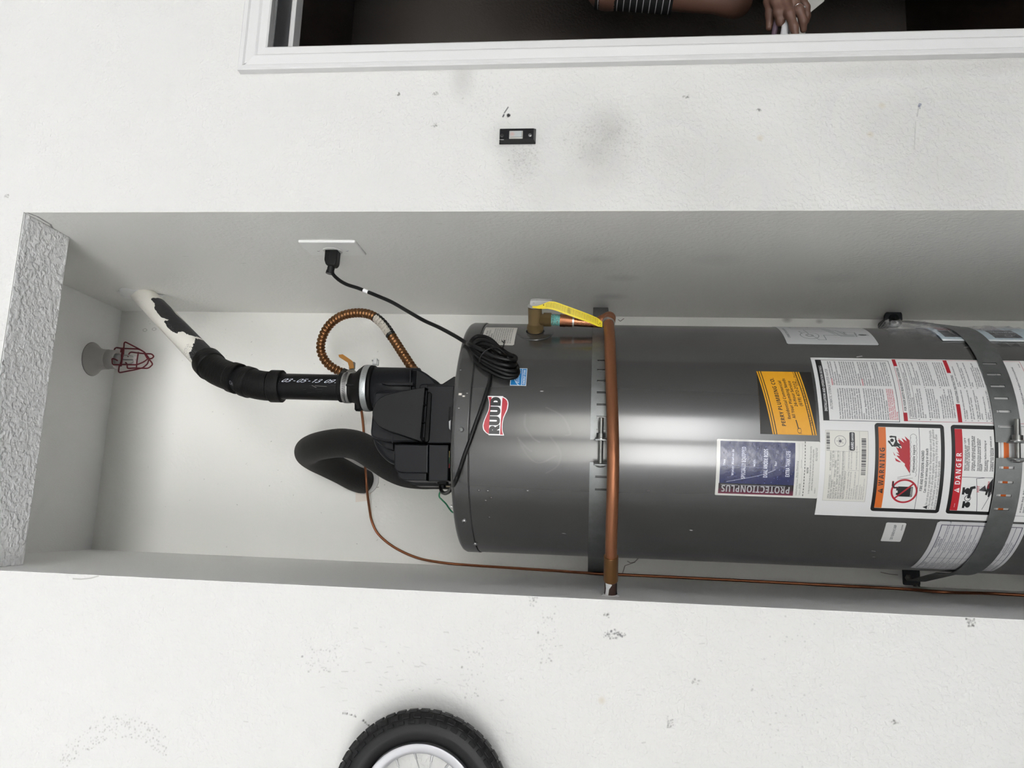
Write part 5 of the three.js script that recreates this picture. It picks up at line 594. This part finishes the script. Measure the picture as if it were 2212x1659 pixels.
  const tie = [[1034, 786, 0.002], [1036, 777, 0.016], [1040, 767, 0.030], [1050, 757, 0.036], [1064, 751, 0.033], [1078, 749, 0.024], [1086, 751, 0.012], [1088, 746, 0.012], [1089, 741, 0.014], [1090, 735, 0.016]].map(([x, y, h]) => q(x, y, h));
  b('twist_tie', [...wire(tie, 0.0013, 70), ...wire([[1089, 741, 0.014], [1086, 738, 0.016], [1084, 736, 0.018]].map(([x, y, h]) => q(x, y, h)), 0.0012, 12)], std(lin(0.008), 0.5)); }
single('ground_wire', wire([[957, 1047, -0.24], [955, 1056, -0.236], [950, 1064, -0.236], [949, 1073, -0.24], [955, 1080, -0.24], [963, 1088, -0.235], [970, 1098, -0.225], [977, 1106, -0.215], [981, 1107, -0.208], [984, 1103, -0.2]].map(([x, y, z]) => at(x, y, z)), 0.0018, 90, 10), std(lin(0.015, 0.14, 0.06), 0.4), 'short green ground wire curling out below the blower control box', 'wire');

// ------------------------------------------------------------------ fire sprinkler and its wire guard, high in the niche
const SX = 0.424, SZ = -0.687, sprinkler = thing('fire_sprinkler', 'white painted fire sprinkler head hanging from the niche ceiling', 'sprinkler');
{ const dn = (pts, seg = 48) => lathe(pts.map(([r, d]) => [r, -d]), seg).translate(SX, YC, SZ), white = std(lin(0.46, 0.445, 0.42), 0.5), b = (n, g, m = white) => part(n, g, m, sprinkler);
  b('escutcheon', dn([[0.0, 0], [0.049, 0], [0.0495, 0.002], [0.046, 0.006], [0.036, 0.018], [0.031, 0.03], [0.0298, 0.042], [0.0298, 0.05], [0.0285, 0.051], [0, 0.051]].reverse()));
  b('escutcheon_shade', dn([[0.0485, 0.0001], [0.0505, 0.0001], [0.0500, 0.0006], [0.0485, 0.0006]]), std(lin(0.2), 0.8));  // dark ring painted in for the shade line under the ceiling
  b('cup', dn([[0, 0.05], [0.0285, 0.05], [0.0285, 0.076], [0.027, 0.078], [0.020, 0.078], [0.0195, 0.074], [0, 0.074]].reverse()));
  b('head_body', dn([[0, 0.07], [0.0175, 0.072], [0.0175, 0.084], [0.0145, 0.089], [0.008, 0.091], [0, 0.092]].reverse()), std(lin(0.3, 0.29, 0.28), 0.5));
  for (const s of [-1, 1]) b('frame_arm', wire([V(SX + s * 0.011, YC - 0.088, SZ), V(SX + s * 0.0135, YC - 0.1, SZ), V(SX + s * 0.010, YC - 0.125, SZ), V(SX, YC - 0.134, SZ)], 0.0022, 24));
  b('link', rod(V(SX, YC - 0.09, SZ), V(SX, YC - 0.133, SZ), 0.0015, 10), darkSteel);
  const df = new THREE.Shape(), n = 16; for (let i = 0; i < n * 4; i++) { const a = i / (n * 4) * 2 * PI, r = [0.0155, 0.0155, 0.0095, 0.0095][i % 4], p = [r * cos(a), r * sin(a)]; if (i) df.lineTo(...p); else df.moveTo(...p); } df.closePath(); const hole = new THREE.Path(); hole.absarc(0, 0, 0.0022, 0, 7, true); df.holes.push(hole);
  b('deflector', slab(df, 0, 0.001, 0.0002).rotateX(PI / 2).rotateZ(0.1).translate(SX, YC - 0.135, SZ), std(lin(0.88, 0.87, 0.85), 0.45)); }
const guard = thing('sprinkler_guard', 'red wire cage guard clipped round the fire sprinkler', 'wire guard');
{ const rm = std(lin(0.125, 0.006, 0.012), 0.4), w = (l, z, r = 0.0021) => part('guard_wire', sweep(bent(l.map(([x, y, dz]) => at(x, y, SZ + z + (dz ?? 0))), 0.008), l.length * 14, 10, r), rm, guard);
  w([[266, 770], [268.5, 737.5], [297, 752], [312, 760.5], [322.5, 775], [318.5, 786], [309, 794.5], [290, 799], [255.5, 805.5], [258, 788]], 0.0);
  w([[252, 767, -0.005], [244, 763.5], [249, 750.5], [264, 752.5], [300, 754, 0.004], [311, 760], [321, 775, 0.0]], -0.034);
  w([[254, 779], [248, 775.5], [242, 774.5], [242.5, 788], [262, 787.5], [296, 788, 0.004], [310, 782], [322, 773.5, -0.03]], 0.034);
  w([[276, 771], [280.5, 760], [298, 762.5], [314, 764], [328, 764.5], [332.5, 770], [328, 774.5], [319, 775.5], [313, 765]], -0.016);
  w([[271, 783], [274.5, 786], [275, 796], [290, 795], [321, 795.8], [330, 787], [327, 782], [321.5, 775], [316, 768]], 0.016);
  w([[299, 760.5], [296, 778], [294.5, 796]], 0.004); w([[267, 751], [264.5, 770], [262.5, 787.5]], 0.02); w([[262, 752], [261, 762], [250, 768]], -0.02, 0.0019);
  part('guard_clip', [rbox(SX - 0.0205, SX + 0.0205, YC - 0.094, YC - 0.0895, SZ - 0.003, SZ + 0.003, 0.001), rod(at(266, 752, SZ), at(265, 766, SZ), 0.0042, 10)], rm, guard); }

// ------------------------------------------------------------------ push button on the front wall
const button = thing('push_button', 'small black push button with a pale centre on the front wall', 'push button');
{ const z = 0.021, bm = phy(lin(0.004, 0.004, 0.0055), 0.42, { specularIntensity: 0.5 }), y0 = 1.6235, y1 = 1.6975, x0 = 0.7445, x1 = 0.778, b = (n, g, m = bm) => part(n, g, m, button);
  const w = [[0, 0], [1, 0], [1, 1], [0, 1]].map(([u, v]) => [x0 + (x1 - x0) * u, y0 + (y1 - y0) * v]), g = slab(roundPoly(w, 0.0015), 0, z, 0.001), p = g.attributes.position, cx = (x0 + x1) / 2, cy = (y0 + y1) / 2;
  for (let i = 0; i < p.count; i++) { const k = 1 - 0.328 * (p.getZ(i) / z), ky = 1 - 0.085 * (p.getZ(i) / z); p.setX(i, cx - 0.0045 * (p.getZ(i) / z) + (p.getX(i) - cx) * k); p.setY(i, cy + (p.getY(i) - cy) * ky); } g.computeVertexNormals(); b('housing', g);
  const a = at(1099.5, 300, z), e = at(1129.8, 282.5, z), fx0 = min(a.x, e.x), fx1 = max(a.x, e.x), fy0 = min(a.y, e.y), fy1 = max(a.y, e.y);
  b('bezel', [rbox(fx0, fx1, fy0, fy1, z - 0.003, z + 0.0012, 0.0012)], std(lin(0.42, 0.41, 0.38), 0.45));
  b('button_cap', rbox(fx0 + 0.003, fx1 - 0.0016, fy0 + 0.0018, fy1 - 0.0018, z, z + 0.003, 0.001), std(lin(1), 0.35, 0, { map: canvas(64, 128, (k, W, H) => { k.fillStyle = '#b4bab9'; k.fillRect(0, 0, W, H); blot(k, 30, 24, 34, 0.5, '214,140,130'); }) }));
  for (const [x, y, m] of [[1084.5, 293, darkSteel], [1145, 292, steel]]) { const c = at(x, y, z + 0.0005); const s = part('screw', aim(lathe([[0, 0.0012], [0.0026, 0.0012], [0.0036, 0.0004], [0.0036, -0.001], [0, -0.001]], 18), c, V(0, 0, 1)), m === steel ? std(lin(0.3), 0.35, 1) : std(lin(0.03), 0.5), button); part('screw_slot', [box(c.x - 0.0018, c.x + 0.0018, c.y - 0.0004, c.y + 0.0004, z + 0.0012, z + 0.0021), box(c.x - 0.0004, c.x + 0.0004, c.y - 0.0018, c.y + 0.0018, z + 0.0012, z + 0.0021)], std(lin(0.004), 0.8), s); }
  { const q = at(1077, 311, 0.004); part('paint_smear', aim(new THREE.SphereGeometry(0.004, 12, 8).scale(0.22, 1.3, 0.2), V(x0 + 0.0012, y1 - 0.007, 0.0195), V(0.1, 1, 0)), plasterMat, button, 'white paint smear'); void q; } }

// ------------------------------------------------------------------ small bicycle wheel hung on the wall at the left
const wheel = thing('bicycle_wheel', 'small bicycle wheel with a chunky black tyre and silver rim against the white wall', 'wheel');
const WC = at(908, 1738, 0.052), mm = at(908, 1532, 0.052).distanceTo(WC) / 205.6;   // metres per measured pixel there
{ const ro = 204 * mm, ri = 133 * mm, rt = (ro + ri) / 2, rs = (ro - ri) / 2; wheel.position.copy(WC);
  const rubberT = phy(lin(0.0065, 0.0065, 0.0072), 0.5, { specularIntensity: 0.7, bumpMap: null, clearcoat: 0 }), rubberOld = std(lin(0.0125), 0.55, 0, { bumpMap: rep(fineTex, 20, 4), bumpScale: 0.0002 });
  const ring = (profile, seg = 128) => aim(new THREE.LatheGeometry(profile.map(([r, z]) => new THREE.Vector2(r, z)), seg), V(0, 0, 0), V(0, 0, 1));
  const sect = []; for (let i = 0; i <= 40; i++) { const a = -2.72 + 5.44 * i / 40, k = abs(a) < 0.75 ? 1.0 : abs(a) < 0.85 ? 0.985 : abs(abs(a) - 1.45) < 0.05 ? 0.93 : abs(abs(a) - 1.25) < 0.05 ? 0.94 : 0.955; sect.push([rt + rs * k * cos(a) * 0.985, rs * k * sin(a) * 0.92]); }
  const tyre = part('tyre', ring(sect), rubberT, wheel);
  const knobG = [rbox(-0.0078, 0.0078, -0.002, 0.0024, -0.006, 0.006, 0.0012, 2), rbox(-0.0068, 0.0068, -0.002, 0.0020, -0.005, 0.005, 0.0012, 2), rbox(-0.0062, 0.0062, -0.0015, 0.0014, -0.0028, 0.0028, 0.0008, 1)];
  const N = 46; for (let row = -2; row <= 2; row++) for (let i = 0; i < N; i++) { const k = abs(row), a = (i + (k % 2 ? 0.5 : 0) + (row < 0 ? 0.12 : 0)) / N * 2 * PI, s = [0, 0.62, 1.06][k] * Math.sign(row), m = new THREE.Mesh(knobG[k], rubberT); cast(m); m.name = 'tread_knob';
    const o = new THREE.Matrix4().makeRotationZ(a - PI / 2).multiply(new THREE.Matrix4().makeTranslation(0, rt, 0)).multiply(new THREE.Matrix4().makeRotationX(s)).multiply(new THREE.Matrix4().makeTranslation(0, rs * (k ? 0.955 : 0.985), 0)); m.applyMatrix4(o); tyre.add(m); }
  const alloy = std(lin(0.5, 0.5, 0.52), 0.42, 0.35), chrome = std(lin(0.55), 0.32, 0.5); void rubberOld;
  part('rim', [ring([[ri - 0.001, 0.0175], [ri + 0.002, 0.0185], [ri + 0.003, 0.016], [ri - 0.002, 0.012]]), ring([[113 * mm, -0.010], [112 * mm, -0.004], [111.5 * mm, 0], [112 * mm, 0.004], [113 * mm, 0.010], [116 * mm, 0.0155], [121 * mm, 0.017], [ri, 0.0185], [ri + 0.002, 0.017], [ri + 0.001, 0.012], [ri, -0.012], [ri + 0.002, -0.017], [ri, -0.0185], [121 * mm, -0.017], [116 * mm, -0.0155], [113 * mm, -0.010]])], alloy, wheel);
  const hubR = 0.013; for (let i = 0; i < 16; i++) { const a = (i * 22.5 + 8) * deg + 0.05, s = i % 2 ? 1 : -1, c = a + s * 0.55 * (i % 4 < 2 ? 1 : -1), A = V(112 * mm * cos(a), 112 * mm * sin(a), 0.002 * s), B = V(hubR * cos(c), hubR * sin(c), 0.022 * s), sp = part('spoke', rod(B, A, 0.0011, 8), chrome, wheel), d = B.clone().sub(A).normalize(); part('nipple', [rod(A, A.clone().addScaledVector(d, 0.012), 0.0021, 10), rod(A, A.clone().addScaledVector(d, 0.002), 0.003, 10)], chrome, sp); }
  part('hub', [aim(lathe([[0, -0.028], [0.008, -0.028], [0.016, -0.024], [0.016, -0.02], [0.009, -0.016], [0.009, 0.016], [0.016, 0.02], [0.016, 0.024], [0.008, 0.028], [0, 0.028]], 28), V(0, 0, 0), V(0, 0, 1)), rod(V(0, 0, -0.05), V(0, 0, 0.05), 0.0045, 12)], chrome, wheel);
  part('valve_stem', rod(V(-112 * mm, 0.01, 0), V(-88 * mm, 0.01, 0), 0.0035, 10), rubberT, wheel); }
{ const h = thing('wall_hook', 'small steel hook in the wall that carries the bicycle wheel', 'hook');
  part('hook_arm', wire([V(WC.x, WC.y + 108 * mm, 0), V(WC.x, WC.y + 108 * mm, 0.045), V(WC.x, WC.y + 108 * mm, 0.075), V(WC.x, WC.y + 114 * mm, 0.086), V(WC.x, WC.y + 122 * mm, 0.088)], 0.0032, 40), steel, h);
  part('hook_plate', rbox(WC.x - 0.012, WC.x + 0.012, WC.y + 80 * mm, WC.y + 125 * mm, 0, 0.003, 0.001), steel, h); }

// ------------------------------------------------------------------ manual in its plastic bag, tucked under the lower strap
{ const t0 = 47.5 * deg, t1 = 84 * deg;
  single('manual_booklet', shell(t0 + 0.06, t1 - 0.02, 0.62, 0.812, TR + 0.0010, TR + 0.0028), std(lin(0.95), 0.4, 0, { map: canvas(700, 800, (g, w, h) => { g.fillStyle = '#b9cbd4'; g.fillRect(0, 0, w, h); g.fillStyle = '#e3e8ea'; g.fillRect(0, 0, 26, h); g.fillStyle = '#3a3a40'; g.fillRect(70, 40, 210, 130); g.fillRect(60, 430, 260, 220); g.fillStyle = '#c9d3d8'; g.save(); g.translate(190, 640); g.rotate(-PI / 2); fit(g, 'USE & CARE MANUAL', -140, 60, 330, 40); g.restore(); g.fillStyle = '#7c2230'; for (let i = 0; i < 15; i++) g.fillRect(330 + (i % 2) * 12, 210 + i * 26, 330, 12); g.fillRect(300, 60, 380, 120); g.strokeStyle = '#b9b9bb'; g.lineWidth = 5; g.beginPath(); g.arc(130, 560, 26, 0, 7); g.stroke(); }) }), 'printed manual booklet inside the clear bag behind the lower strap', 'booklet');
  const n = 18, m = 30, P = [], pos = []; seed = 404;
  for (let j = 0; j <= m; j++) for (let i = 0; i <= n; i++) { const v = j / m, u = i / n, y = 0.62 + 0.275 * v + (j && j < m ? rr(-0.003, 0.003) : 0), nar = smooth(0.5, 1, v), a = t0 - 0.02 + (t1 - t0 + 0.04) * (0.5 + (u - 0.5) * (1 - 0.6 * nar)) + 0.12 * nar + (i && i < n ? rr(-0.008, 0.008) : 0), inner = i && i < n && j && j < m, held = smooth(0.026, 0.045, abs(y - 0.751));
    const k = inner ? rnd() : 0; P.push(polar(a, y, TR + (inner ? 0.0033 : 0.0012) + held * k * k * (0.006 + 0.012 * smooth(0.55, 0.7, v)))); }
  for (let j = 0; j < m; j++) for (let i = 0; i < n; i++) { const a = j * (n + 1) + i, b = a + n + 1; for (const t of (i + j) % 2 ? [a, a + 1, b, b, a + 1, b + 1] : [a, b + 1, b, a, a + 1, b + 1]) pos.push(P[t].x, P[t].y, P[t].z); }
  const g = new THREE.BufferGeometry(); g.setAttribute('position', new THREE.Float32BufferAttribute(pos, 3)); g.computeVertexNormals();
  single('plastic_bag', g, new THREE.MeshPhysicalMaterial({ color: lin(0.96), roughness: 0.08, transmission: 1, thickness: 0, ior: 1.5, side: THREE.DoubleSide }), 'crumpled clear plastic bag holding the manual, pinned by the lower strap', 'bag'); }

// ------------------------------------------------------------------ person standing in the doorway
// bones are tapered capsules joined by a smooth minimum and meshed on a grid
function field3(bones, k, lo, hi, cell) {
  const size = hi.clone().sub(lo), S = max(size.x, size.y, size.z), res = Math.ceil(S / cell) + 4, mc = new MarchingCubes(res, new THREE.MeshStandardMaterial(), false, false, 900000);
  mc.isolation = 0; const f = mc.field, half = S / 2 * (1 + 3 / res), c = lo.clone().add(hi).multiplyScalar(0.5);
  const B = bones.map(([a, b, r0, r1, sq]) => { const d = b.clone().sub(a); return { a, d, l: d.lengthSq() || 1e-9, r0, r1: r1 ?? r0, sq }; });
  for (let z = 0; z < res; z++) for (let y = 0; y < res; y++) for (let x = 0; x < res; x++) {
    const px = c.x + (x / (res / 2) - 1) * half, py = c.y + (y / (res / 2) - 1) * half, pz = c.z + (z / (res / 2) - 1) * half; let acc = 1e9;
    for (const b of B) { let qx = px - b.a.x, qy = py - b.a.y, qz = pz - b.a.z; const t = min(1, max(0, (qx * b.d.x + qy * b.d.y + qz * b.d.z) / b.l)); qx -= b.d.x * t; qy -= b.d.y * t; qz -= b.d.z * t; if (b.sq) { qx /= b.sq[0]; qy /= b.sq[1]; qz /= b.sq[2]; }
      const s = (b.sq ? min(...b.sq) : 1), dd = (hypot(qx, qy, qz) - (b.r0 + (b.r1 - b.r0) * t)) * s; const h = max(k - abs(acc - dd), 0) / k; acc = acc > 1e8 ? dd : min(acc, dd) - h * h * k * 0.25; }
    f[z * res * res + y * res + x] = -acc; }
  mc.update(); const n = mc.count, P = new Float32Array(n * 3), Nn = new Float32Array(n * 3);
  for (let i = 0; i < n; i++) { P[i * 3] = c.x + mc.positionArray[i * 3] * half; P[i * 3 + 1] = c.y + mc.positionArray[i * 3 + 1] * half; P[i * 3 + 2] = c.z + mc.positionArray[i * 3 + 2] * half; for (let j = 0; j < 3; j++) Nn[i * 3 + j] = mc.normalArray[i * 3 + j]; }
  const g = new THREE.BufferGeometry(); g.setAttribute('position', new THREE.BufferAttribute(P, 3)); g.setAttribute('normal', new THREE.BufferAttribute(Nn, 3)); return g; }
const person = thing('person', 'person in a black striped top in the dark doorway, ringed hand holding a white tablet', 'person');
const HZ = -0.27, hnd = (x, y, dz = 0) => at(x, y, HZ + dz);           // the near hand's plane
const PX = 1.745, PZ = -0.64, FL = 0.12;                                // where the person stands
const skin = std(lin(0.145, 0.074, 0.052), 0.5, 0, { bumpMap: rep(fineTex, 3), bumpScale: 0.0002 });
const shR = V(PX - 0.17, FL + 1.36, PZ - 0.01), elR = at(1588, 2, -0.66), wrR = V(PX + 0.0, FL + 1.06, PZ + 0.17), shL = V(PX + 0.17, FL + 1.36, PZ - 0.01), elL = V(PX + 0.225, FL + 1.06, PZ + 0.12), wrL = hnd(1697, -62, -0.045);
{ const body = [[V(PX, FL + 0.92, PZ), V(PX, FL + 1.08, PZ), 0.13, 0.115, [1.15, 1, 0.8]], [V(PX, FL + 1.08, PZ), V(PX, FL + 1.3, PZ), 0.115, 0.135, [1.2, 1, 0.8]], [shR, shL, 0.06, 0.06], [V(PX, FL + 1.36, PZ), V(PX, FL + 1.47, PZ + 0.015), 0.055, 0.05],
    [shR, elR, 0.05, 0.041], [elR, elR.clone().lerp(wrR, 0.35), 0.041, 0.043], [elR.clone().lerp(wrR, 0.35), wrR, 0.043, 0.027], [shL, elL, 0.05, 0.041], [elL, elL.clone().lerp(wrL, 0.35), 0.041, 0.042], [elL.clone().lerp(wrL, 0.35), wrL, 0.042, 0.027],
    ...[-1, 1].flatMap((s) => [[V(PX + s * 0.09, FL + 0.9, PZ), V(PX + s * 0.085, FL + 0.48, PZ + 0.01), 0.085, 0.055], [V(PX + s * 0.085, FL + 0.48, PZ + 0.01), V(PX + s * 0.08, FL + 0.07, PZ - 0.02), 0.056, 0.034], [V(PX + s * 0.08, FL + 0.05, PZ - 0.03), V(PX + s * 0.095, FL + 0.03, PZ + 0.12), 0.034, 0.026]]) ];
  const H = V(PX, FL + 1.57, PZ + 0.02), head = [[V(H.x, H.y - 0.13, H.z - 0.015), V(H.x, H.y - 0.05, H.z - 0.005), 0.05, 0.05], [V(H.x, H.y + 0.03, H.z - 0.015), V(H.x, H.y + 0.031, H.z - 0.01), 0.092, 0.092, [0.84, 1, 1]], [V(H.x, H.y - 0.05, H.z + 0.03), V(H.x, H.y - 0.075, H.z + 0.052), 0.055, 0.03, [1, 1, 0.9]], [V(H.x, H.y + 0.012, H.z + 0.085), V(H.x, H.y - 0.018, H.z + 0.103), 0.008, 0.012], [V(H.x - 0.022, H.y - 0.05, H.z + 0.078), V(H.x + 0.022, H.y - 0.05, H.z + 0.078), 0.008], ...[-1, 1].flatMap((s) => [[V(H.x + s * 0.076, H.y + 0.015, H.z - 0.012), V(H.x + s * 0.08, H.y - 0.02, H.z - 0.004), 0.014, 0.009], [V(H.x + s * 0.03, H.y + 0.03, H.z + 0.07), V(H.x + s * 0.052, H.y + 0.028, H.z + 0.055), 0.012, 0.01]])];
  // the near hand: back of the hand toward us, fingers to the left, thumb up; drawn bone by bone
  const kn = { i: hnd(1676, 2, 0.004), m: hnd(1697, 4, 0.012), r: hnd(1716, 1, 0.008), p: hnd(1731, -6, -0.006) };
  const hand = [[wrL, wrL.clone().lerp(kn.m, 0.4), 0.026, 0.028, [1, 1, 0.8]], ...Object.values(kn).map((p) => [wrL.clone().lerp(p, 0.35), p, 0.014, 0.0115]), [kn.i, kn.r, 0.011, 0.011],
    // index folds round the top edge of the tablet
    [kn.i, hnd(1681, 27, 0.010), 0.0112, 0.0102], [hnd(1681, 27, 0.010), hnd(1686, 47, 0.001), 0.0102, 0.0092], [hnd(1686, 47, 0.001), hnd(1687, 54, -0.018), 0.0088, 0.0075],
    // middle lies along its face
    [kn.m, hnd(1706, 30, 0.022), 0.0115, 0.0108], [hnd(1706, 30, 0.022), hnd(1715, 58, 0.022), 0.0106, 0.0095], [hnd(1715, 58, 0.022), hnd(1721, 88, 0.014), 0.0092, 0.0078],
    [kn.r, hnd(1727, 22, 0.014), 0.011, 0.0103], [hnd(1727, 22, 0.014), hnd(1735, 46, 0.01), 0.0102, 0.0092], [hnd(1735, 46, 0.01), hnd(1735.5, 64, 0.0), 0.009, 0.0075],
    [kn.p, hnd(1741, 16, -0.016), 0.0095, 0.0088], [hnd(1741, 16, -0.016), hnd(1743, 34, -0.026), 0.0086, 0.0078], [hnd(1743, 34, -0.026), hnd(1742, 46, -0.036), 0.0076, 0.0066],
    // thumb leaves the upper side of the palm
    [wrL.clone().lerp(kn.i, 0.3), hnd(1661, 2, -0.012), 0.016, 0.0125], [hnd(1661, 2, -0.012), hnd(1664, 32, -0.02), 0.0118, 0.0105], [hnd(1664, 32, -0.02), hnd(1661, 60, -0.028), 0.0105, 0.0075]];
  const hR = wrR.clone().add(V(0.05, -0.01, 0.03)), farHand = [[wrR, hR, 0.026, 0.03, [1, 1, 0.8]], ...[0, 1, 2, 3].flatMap((i) => { const k = hR.clone().add(V(0.035, 0.03 - i * 0.019, 0.008 - abs(i - 1) * 0.003)), a = k.clone().add(V(0.036 - (i === 3 ? 0.008 : 0), -0.002, -0.012)), e = a.clone().add(V(0.014, -0.002, -0.026)); return [[hR, k, 0.018, 0.0115], [k, a, 0.0112, 0.0098], [a, e, 0.0096, 0.008]]; }), [wrR.clone().lerp(hR, 0.5), hR.clone().add(V(0.01, 0.05, 0.006)), 0.018, 0.013], [hR.clone().add(V(0.01, 0.05, 0.006)), hR.clone().add(V(0.04, 0.062, -0.006)), 0.012, 0.009]];
  const bounds = (l, m) => { const b = new THREE.Box3(); for (const [p, q, r, s] of l) { const R = max(r, s ?? r) + m; for (const v of [p, q]) b.union(new THREE.Box3(v.clone().subScalar(R), v.clone().addScalar(R))); } return b; };
  const mesh3 = (l, k, cell) => { const b = bounds(l, 0.012); return field3(l, k, b.min, b.max, cell); };
  part('body', [mesh3(body, 0.035, 0.014), mesh3(head, 0.02, 0.004), mesh3(hand, 0.008, 0.0026), mesh3(farHand, 0.008, 0.0035)], skin, person);
  for (const s of [-1, 1]) { const e = V(H.x + s * 0.032, H.y + 0.012, H.z + 0.071), eye = part('eye', ball(e, 0.0115), std(lin(0.75), 0.2), person); part('iris', ball(e.clone().add(V(0, 0, 0.0075)), 0.0052), std(lin(0.03, 0.018, 0.01), 0.2), eye); part('eyebrow', rod(V(H.x + s * 0.016, H.y + 0.04, H.z + 0.081), V(H.x + s * 0.05, H.y + 0.042, H.z + 0.066), 0.0032, 8), std(lin(0.012), 0.8), person); }
  part('mouth', [rod(V(H.x - 0.02, H.y - 0.0505, H.z + 0.084), V(H.x + 0.02, H.y - 0.0505, H.z + 0.084), 0.0045, 10)], std(lin(0.25, 0.07, 0.06), 0.5), person);
  const hair = new THREE.SphereGeometry(0.102, 40, 28), hp_ = hair.attributes.position; for (let i = 0; i < hp_.count; i++) { const x = hp_.getX(i), y = hp_.getY(i), z = hp_.getZ(i); let k = 1; if (y < 0) k = 1 + 0.3 * (-y / 0.1); const front = z > 0.02 && y < 0.045 ? -0.035 : 0; hp_.setXYZ(i, x * 0.9 * k, y < 0 ? y * 2.4 : y, z * 0.98 - 0.012 + front * smooth(0.02, 0.08, z)); } hair.computeVertexNormals();
  part('hair', hair.translate(H.x, H.y + 0.035, H.z - 0.022), std(lin(0.012, 0.009, 0.007), 0.5, 0, { bumpMap: rep(softTex, 14, 2), bumpScale: 0.002 }), person);
  // striped top: trunk and two short sleeves; dark trousers and shoes
  const stripes = (n) => { const t = canvas(n * 36, 16, (g, w, h) => { g.fillStyle = '#08080a'; g.fillRect(0, 0, w, h); g.fillStyle = '#b9b9bc'; for (let i = 0; i < n; i++) g.fillRect(i * 36 + 16, 0, 5, h); }); return std(lin(0.8), 0.85, 0, { map: t }); };
  part('top', sweep(spline([V(PX, FL + 0.86, PZ), V(PX, FL + 1.0, PZ), V(PX, FL + 1.15, PZ), V(PX, FL + 1.3, PZ), V(PX, FL + 1.4, PZ)]), 60, 40, (t, a) => { const w = 0.175 - 0.03 * sin(t * PI) + 0.03 * t, d = 0.13; return 1 / hypot(cos(a) / d, sin(a) / w) * (1 - 0.35 * smooth(0.88, 1, t)); }, { ref: V(0, 0, 1) }), stripes(44), person, 'black top with fine pale stripes');
  const sleeveEnd = at(1452, 12, -0.66), ax = elR.clone().sub(shR).normalize(), sl1 = shR.clone().addScaledVector(ax, max(0.08, sleeveEnd.clone().sub(shR).dot(ax)));
  part('sleeve', sweep(new THREE.LineCurve3(shR.clone().addScaledVector(ax, -0.03), sl1), 20, 36, (t) => 0.062 - 0.007 * t), stripes(12), person); const axL = elL.clone().sub(shL).normalize();
  part('sleeve', sweep(new THREE.LineCurve3(shL.clone().addScaledVector(axL, -0.03), shL.clone().addScaledVector(axL, 0.16)), 20, 36, (t) => 0.062 - 0.007 * t), stripes(12), person);
  const denim = std(lin(0.012, 0.013, 0.018), 0.8); part('trousers', [...sweep(spline([V(PX, FL + 0.8, PZ), V(PX, FL + 0.9, PZ), V(PX, FL + 0.98, PZ)]), 10, 40, (t, a) => 1 / hypot(cos(a) / 0.135, sin(a) / 0.185)), ...[-1, 1].flatMap((s) => sweep(spline([V(PX + s * 0.092, FL + 0.88, PZ), V(PX + s * 0.087, FL + 0.48, PZ + 0.01), V(PX + s * 0.082, FL + 0.07, PZ - 0.018)]), 24, 28, (t) => 0.098 - 0.045 * t))], denim, person);
  for (const s of [-1, 1]) part('shoe', rbox(PX + s * 0.09 - 0.046, PX + s * 0.09 + 0.046, FL, FL + 0.07, PZ - 0.085, PZ + 0.175, 0.032, 4), std(lin(0.02), 0.6), person);
  // two fine rings on the ring finger, one with a stone
  const f0 = kn.r, f1 = hnd(1727, 22, 0.014), fd = f1.clone().sub(f0).normalize(); for (const t of [0.72, 0.98]) { const c = f0.clone().lerp(f1, t); part('finger_ring', new THREE.TorusGeometry(0.0112, 0.0011, 8, 40).applyQuaternion(new THREE.Quaternion().setFromUnitVectors(V(0, 0, 1), fd)).translate(c.x, c.y, c.z), std(lin(0.75), 0.15, 1), person, 'thin silver ring'); }
  const st = f0.clone().lerp(f1, 0.86).add(V(0.001, -0.0115, 0.004)); part('ring_stone', ball(st, 0.0032, 1, 1, 1, 8), std(lin(0.8), 0.1, 0.6), person); }
// white tablet in the hand, seen edge on, with a sheet of paper behind it
const tablet = thing('tablet', 'white flat tablet held upright in the hand at the doorway', 'tablet');
{ const wm = std(lin(0.62, 0.62, 0.64), 0.3), c0 = at(1702, 26, HZ), c1 = at(1686, 122, HZ), ax = c1.clone().sub(c0).normalize(), L = c0.distanceTo(c1), dep = V(0.42, -0.28, -0.86); dep.addScaledVector(ax, -dep.dot(ax)).normalize(); const th = dep.clone().cross(ax).normalize();
  const bd = new RoundedBoxGeometry(L, 0.018, 0.15, 4, 0.006).translate(L / 2, 0, 0.075 - 0.006).applyMatrix4(new THREE.Matrix4().makeBasis(ax, th, dep)).translate(c0.x, c0.y, c0.z); part('tablet_body', bd, wm, tablet);
  const edge = new RoundedBoxGeometry(L - 0.008, 0.0012, 0.138, 2, 0.0005).translate(L / 2, -0.0093, 0.07).applyMatrix4(new THREE.Matrix4().makeBasis(ax, th, dep)).translate(c0.x, c0.y, c0.z); part('tablet_screen', edge, std(lin(0.25, 0.25, 0.26), 0.2), tablet);
  const p = (x, y, z) => at(x, y, z); void p; }
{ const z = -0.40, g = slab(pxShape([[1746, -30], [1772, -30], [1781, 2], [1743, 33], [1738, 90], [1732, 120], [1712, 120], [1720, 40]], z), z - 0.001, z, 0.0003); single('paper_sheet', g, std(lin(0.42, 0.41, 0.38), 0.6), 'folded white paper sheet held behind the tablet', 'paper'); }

single('pen', [rod(at(1677, 46, HZ - 0.012), at(1667, 104, HZ - 0.022), 0.0062, 18), rod(at(1667, 104, HZ - 0.022), at(1666, 112, HZ - 0.0235), 0.0062, 18, 0.002)], std(lin(0.13, 0.085, 0.115), 0.45), 'mauve pen in place of a thumb beside the white tablet', 'pen');  // plain tapered rod, added where a thumb of the other hand belongs

renderer.render(scene, camera);
